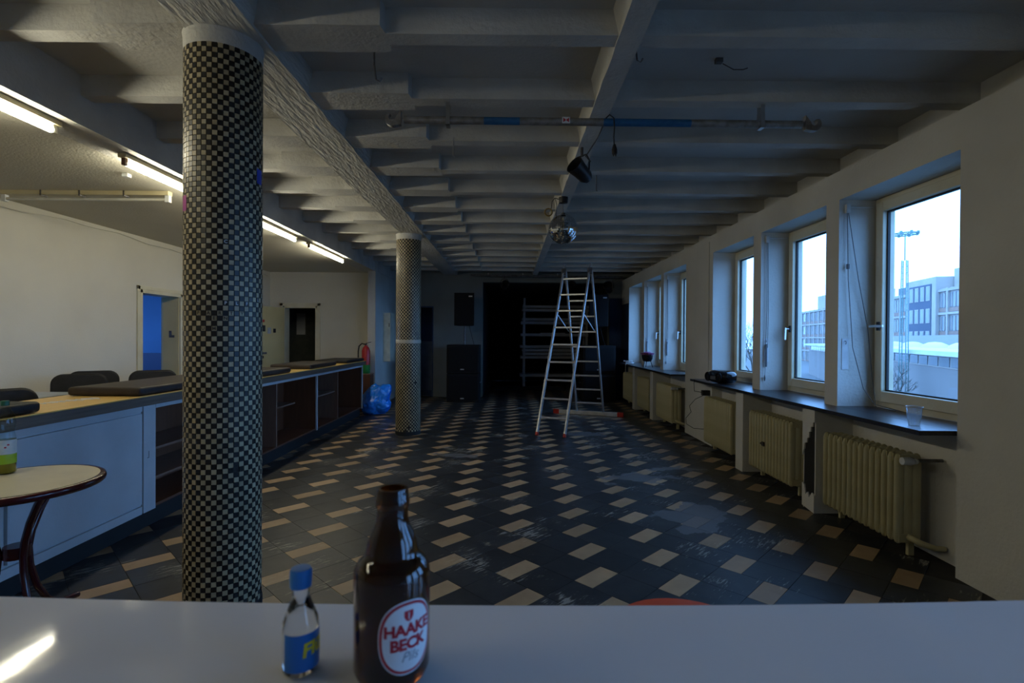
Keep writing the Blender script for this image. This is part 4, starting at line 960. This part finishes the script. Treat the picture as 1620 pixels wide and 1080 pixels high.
# bar stool behind the table
so = thing('bar_stool', 'orange red round bar stool just behind the white table', 'stool', (.405, 1.135, 0))
MB().lathe([(0, .695), (.165, .695), (.186, .708), (.19, .73), (.178, .746), (0, .752)], 40).build('seat', orange_pl, so, world=False, smooth=50)
for k in range(4):
    a = R(45 + 90 * k); MB().tube([(.10 * math.cos(a), .10 * math.sin(a), .70), (.19 * math.cos(a), .19 * math.sin(a), 0)], .012, 8).build('leg', steel, so, world=False)
MB().tube([(.157 * math.cos(t * math.pi / 16), .157 * math.sin(t * math.pi / 16), .26) for t in range(33)], .008, 6, caps=False).build('foot_ring', steel, so, world=False, smooth=60)

# beer bottle
BX, BY = -.1065, .473
bb = thing('beer_bottle', 'brown glass beer bottle with white and red oval label on the white table', 'bottle', (BX, BY, WT + .0005))
BR = .0342
MB().lathe([(0, .003), (.024, .0), (.031, .003), (BR, .011), (BR, .094), (.0335, .099), (.0305, .105), (.0262, .1095), (.0242, .112), (.0232, .116), (.0218, .124), (.0190, .131), (.0160, .137), (.0142, .143), (.0136, .153), (.0152, .155), (.0156, .160), (.0146, .162), (.0142, .168), (.0134, .171), (.0108, .171), (.0102, .166), (.0105, .150), (.0125, .138), (.018, .126), (.0205, .112), (.0305, .096), (.0312, .018), (.028, .008), (0, .008)], 48).build('glass', amber, bb, world=False, smooth=40)
la0 = math.atan2(-BY, -BX) + R(24)
def lab(u, v, e=.0006): a = la0 + u / BR; return ((BR + e) * math.cos(a), (BR + e) * math.sin(a), .0495 + v)
def oval(w, h, e, name, m, par):
    mb = MB(); nr, na = 8, 48; mb.v.append(lab(0, 0, e))
    for i in range(1, nr + 1):
        for k in range(na):
            t = 2 * math.pi * k / na; cx = math.copysign(abs(math.cos(t)) ** .85, math.cos(t)); sy = math.copysign(abs(math.sin(t)) ** .85, math.sin(t)); mb.v.append(lab(w * cx * i / nr, h * sy * i / nr, e))
    for k in range(na): mb.f.append((0, 1 + k, 1 + (k + 1) % na)); mb.m.append(0)
    for i in range(nr - 1):
        for k in range(na): a = 1 + i * na; mb.f.append((a + k, a + na + k, a + na + (k + 1) % na, a + (k + 1) % na)); mb.m.append(0)
    return mb.build(name, m, par, world=False, smooth=60)
lo = oval(.0262, .0318, .0004, 'label', label_w, bb)
oval(.0252, .0306, .0006, 'label_ring', label_red, lo)
oval(.0228, .0282, .0008, 'label_field', label_w, lo)
flat_text('lettering', 'HAAKE', .0136, lambda u, v: lab(u, v + .0068, .0011), label_red, lo, bold=.0006, space=.96)
flat_text('lettering', 'BECK', .0136, lambda u, v: lab(u, v - .0056, .0011), label_red, lo, bold=.0006, space=.96)
flat_text('lettering', 'Pils', .0120, lambda u, v: lab(u + .001, v - .0165, .0011), label_grey, lo, shear=.35)
shield = MB(); pts = [(-.0042, 0.0235), (.0042, 0.0235), (.0042, 0.0185), (.0025, 0.0155), (0, 0.0140), (-.0025, 0.0155), (-.0042, 0.0185)]
shield.v = [lab(u, v, .0011) for u, v in pts]; shield.f = [tuple(range(7))]; shield.m = [0]; shield.build('shield_emblem', label_red, lo, world=False)
key = MB(); kp = [(-.0004, 0.0160), (.0004, 0.0160), (.0004, 0.0222), (-.0004, 0.0222)]; key.v = [lab(u, v, .0013) for u, v in kp]; key.f = [(0, 1, 2, 3)]; key.m = [0]; key.build('key_emblem', label_w, lo, world=False)

# miniature bottle
SX, SY = -.192, .477
mbo = thing('miniature_bottle', 'small clear glass miniature bottle with blue cap and blue label', 'bottle', (SX, SY, WT + .0005))
SR = .0160
MB().lathe([(0.0000, 0.0018), (0.0124, 0.0000), (0.0150, 0.0027), (SR, .008), (SR, .0425), (0.0152, 0.0486), (0.0129, 0.0549), (0.0097, 0.0630), (0.0078, 0.0693), (0.0072, 0.0810), (0.0000, 0.0810)], 40).build('glass', clear, mbo, world=False, smooth=40)
MB().lathe([(0.0078, 0.0779), (0.0094, 0.0783), (0.0098, 0.0851), (0.0096, 0.0927), (0.0087, 0.0949), (0.0000, 0.0954)], 32).build('cap', cap_blue, mbo, world=False, smooth=40)
sa0 = math.atan2(-SY, -SX) + R(22)
def lab2(u, v, e=.0003): a = sa0 + u / SR; return ((SR + e) * math.cos(a), (SR + e) * math.sin(a), .0245 + v)
mb = MB(); n = 24
for i in range(n + 1):
    u = -.022 + .044 * i / n; mb.v += [lab2(u, -.0178), lab2(u, .0160)]
for i in range(n): mb.f.append((2 * i, 2 * i + 2, 2 * i + 3, 2 * i + 1)); mb.m.append(0)
l2 = mb.build('label', label_blue, mbo, world=False, smooth=60)
flat_text('lettering', 'Flüg', .0168, lambda u, v: lab2(u + .0085, v + .002 + u * .12, .0007), label_yel, l2, bold=.0007, shear=.1)

# ================================================================== OUTSIDE
GZ = -4.6
struct(MB().box(-30, 260, -40, 320, GZ - .2, GZ).build('ground', o_ground), 'grey street ground outside the windows')
# brick hall with white roof edge
def fr2(A, Bp):
    A = Vector(A); Bp = Vector(Bp); d = (Bp - A).normalized(); n = Vector((d.y, -d.x)); return A, d, n, (Bp - A).length
A, dd, nn, LEN = fr2((24.5, 24), (52.5, 90))
rz = math.atan2(dd.y, dd.x)
bh = thing('brick_hall', 'low brown brick hall with white roof edge outside the near windows', 'building', (A.x, A.y, GZ), rz)
HZ = -GZ + .72
MB().box(0, LEN, -14, 0, 0, HZ - 1.15).build('brick_wall', o_brick, bh, world=False)
MB().box(0, LEN, -14, -.15, HZ - 1.15, HZ - .3).build('upper_wall', o_conc, bh, world=False)
MB().box(-.5, LEN + .5, -14.5, .7, HZ - .3, HZ).build('roof_slab', o_roof, bh, world=False)
wm = MB().box(0, 1.7, -.16, -.1, 0, .62).mesh('clerestory_window', [o_glass])
for k in range(int(LEN / 2.0)): link('clerestory_window', wm, bh, (k * 2.0 + .15, 0, HZ - 1.05))
for k in range(5): MB().lathe([(0, .55), (.5, .5), (1.0, .25), (1.1, 0)], 16, c=(16 + k * 6.5, -5, HZ)).build('skylight_dome', o_roof, bh, world=False, smooth=60)
MB().box(14, LEN, -14.2, -9, HZ, HZ + 1.3).build('roof_parapet', mat('pale_brick', (.3, .28, .27), .9), bh, world=False)
# tall office block, concrete grid of windows and orange spandrels
A, dd, nn, LEN = fr2((59, 52), (94, 185)); rz = math.atan2(dd.y, dd.x)
ob = thing('office_block', 'long pale concrete office block with rows of windows outside', 'building', (A.x, A.y, GZ), rz)
FH, BAY, NF = 3.55, 3.7, 4
HB = 14.0
MB().box(0, LEN, -16, -.35, 0, HB).build('wall', o_conc, ob, world=False)
nb = int(LEN / BAY); STAIR = (8, 10)
win_me = MB().box(.25, BAY - .25, -.36, -.25, 0, 2.15).mesh('window', [o_glass]); spn_me = MB().box(.2, BAY - .2, -.36, -.2, 0, .6).mesh('spandrel', [o_spand])
mul_me = MB().box(-.05, .05, -.26, -.15, 0, 2.15).mesh('glazing_bar', [o_conc])
for k in range(nb):
    if STAIR[0] <= k < STAIR[1]: continue
    for f in range(NF):
        z = HB - .35 - (f + 1) * FH
        link('spandrel', spn_me, ob, (k * BAY, 0, z + .25)); w_ = link('window', win_me, ob, (k * BAY, 0, z + .95))
        if 4 <= k < 26:
            for q in (1, 2, 3): link('glazing_bar', mul_me, w_, (q * BAY / 4, 0, 0))
for k in range(nb + 1): MB().box(k * BAY - .18, k * BAY + .18, -.36, 0, 0, HB).build('pillar', o_conc, ob, world=False)
for f in range(NF + 1): MB().box(0, LEN, -.36, -.02, HB - .35 - f * FH - .18, HB - .35 - f * FH + .18).build('floor_band', o_conc, ob, world=False)
s0, s1 = STAIR[0] * BAY, STAIR[1] * BAY
MB().box(s0 - 1.2, s1 + .6, -15, .25, 0, HB + 1.9).build('stair_tower', o_conc, ob, world=False)
MB().box(s0, s1 - .4, .24, .32, 3, HB + .9).build('dark_facade', o_dark, ob, world=False)
swm = MB().box(0, 1.15, .32, .38, 0, 2.3).mesh('stair_window', [o_conc]); swg = MB().box(.12, 1.03, .37, .40, .12, 2.18).mesh('stair_pane', [o_glass])
for k in range(4):
    for f in range(4): w_ = link('stair_window', swm, ob, (s0 + .3 + k * 1.75, 0, HB - 1.7 - f * FH)); link('pane', swg, w_)
MB().box(s0 - 14, s0 - 1.5, -12, -2, HB, HB + 3.0).build('roof_house', o_conc, ob, world=False)
MB().box(s1 + 3, s1 + 9, -8, -2, HB, HB + 1.6).build('roof_plant', steel_d, ob, world=False)
MB().box(s1 + 30, s1 + 52, -10, -1, HB, HB + 3.5).build('roof_house', o_conc, ob, world=False)
# lattice mast
ms = thing('lattice_mast', 'tall pale green lattice floodlight mast outside the nearest window', 'mast', (29.2, 38.0, GZ), R(35))
HM = 11.9
for sx in (-1, 1):
    for sy in (-1, 1): MB().tube([(sx * .34, sy * .24, 0), (sx * .14, sy * .14, HM)], .036, 6).build('rail', o_green, ms, world=False)
n = 26
for k in range(n):
    t = k / n; z = HM * t; w = .34 + (.14 - .34) * t; w2 = .24 + (.14 - .24) * t
    MB().tube([(-w, -w2, z), (w, -w2, z)], .018, 5).tube([(-w, w2, z), (w, w2, z)], .018, 5).build('crossbar', o_green, ms, world=False)
MB().tube([(0, 0, HM), (0, 0, HM + 2.0)], .035, 8).build('top_pole', o_green, ms, world=False)
MB().tube([(.8 * math.cos(t * math.pi / 12), .8 * math.sin(t * math.pi / 12), HM + 1.95) for t in range(25)], .05, 6, caps=False).build('lamp_ring', o_green, ms, world=False)
for k in range(8):
    a = k * math.pi / 4; MB().tube([(0, 0, HM + 1.95), (.8 * math.cos(a), .8 * math.sin(a), HM + 1.95)], .025, 5).box(.8 * math.cos(a) - .07, .8 * math.cos(a) + .07, .8 * math.sin(a) - .07, .8 * math.sin(a) + .07, HM + 1.86, HM + 2.08).build('floodlight', o_green, ms, world=False)
# bare trees
def tree(x, y, h, seed, label):
    rng = random.Random(seed); t = thing('bare_tree', label, 'tree', (x, y, GZ), 0, 'bare trees outside'); mb = MB(); tk = MB()
    tk.tube([(0, 0, 0), (.05, 0, h * .2), (0, .08, h * .4)], [.16, .13, .09], 7)
    def br(p, d, l, r, dep):
        q = p + d * l; mb.tube([p, (p + q) / 2 + Vector((rng.uniform(-1, 1), rng.uniform(-1, 1), rng.uniform(-.3, .6))) * l * .06, q], [r, r * .75, r * .5], 4, caps=False)
        if dep == 0: return
        for _ in range(3):
            nd = (d + Vector((rng.uniform(-1, 1), rng.uniform(-1, 1), rng.uniform(-.25, .8))) * .75).normalized()
            br(p.lerp(q, rng.uniform(.55, 1)), nd, l * rng.uniform(.55, .8), r * .55, dep - 1)
    for k in range(5):
        a = k * 1.26; br(Vector((0, 0, h * (.25 + .035 * k))), Vector((math.cos(a) * .55, math.sin(a) * .55, 1)).normalized(), h * .26, .06, 4)
    tk.build('trunk', bark, t, world=False); mb.build('branches', bark, t, world=False)
tree(20, 42, 9.0, 1, 'bare tree with thin twigs seen through the third window from the camera')
tree(13.4, 29.5, 7.5, 4, 'second bare tree half hidden behind the window pier')
tree(27.5, 36.6, 4.6, 9, 'low bare shrub in front of the brick hall')
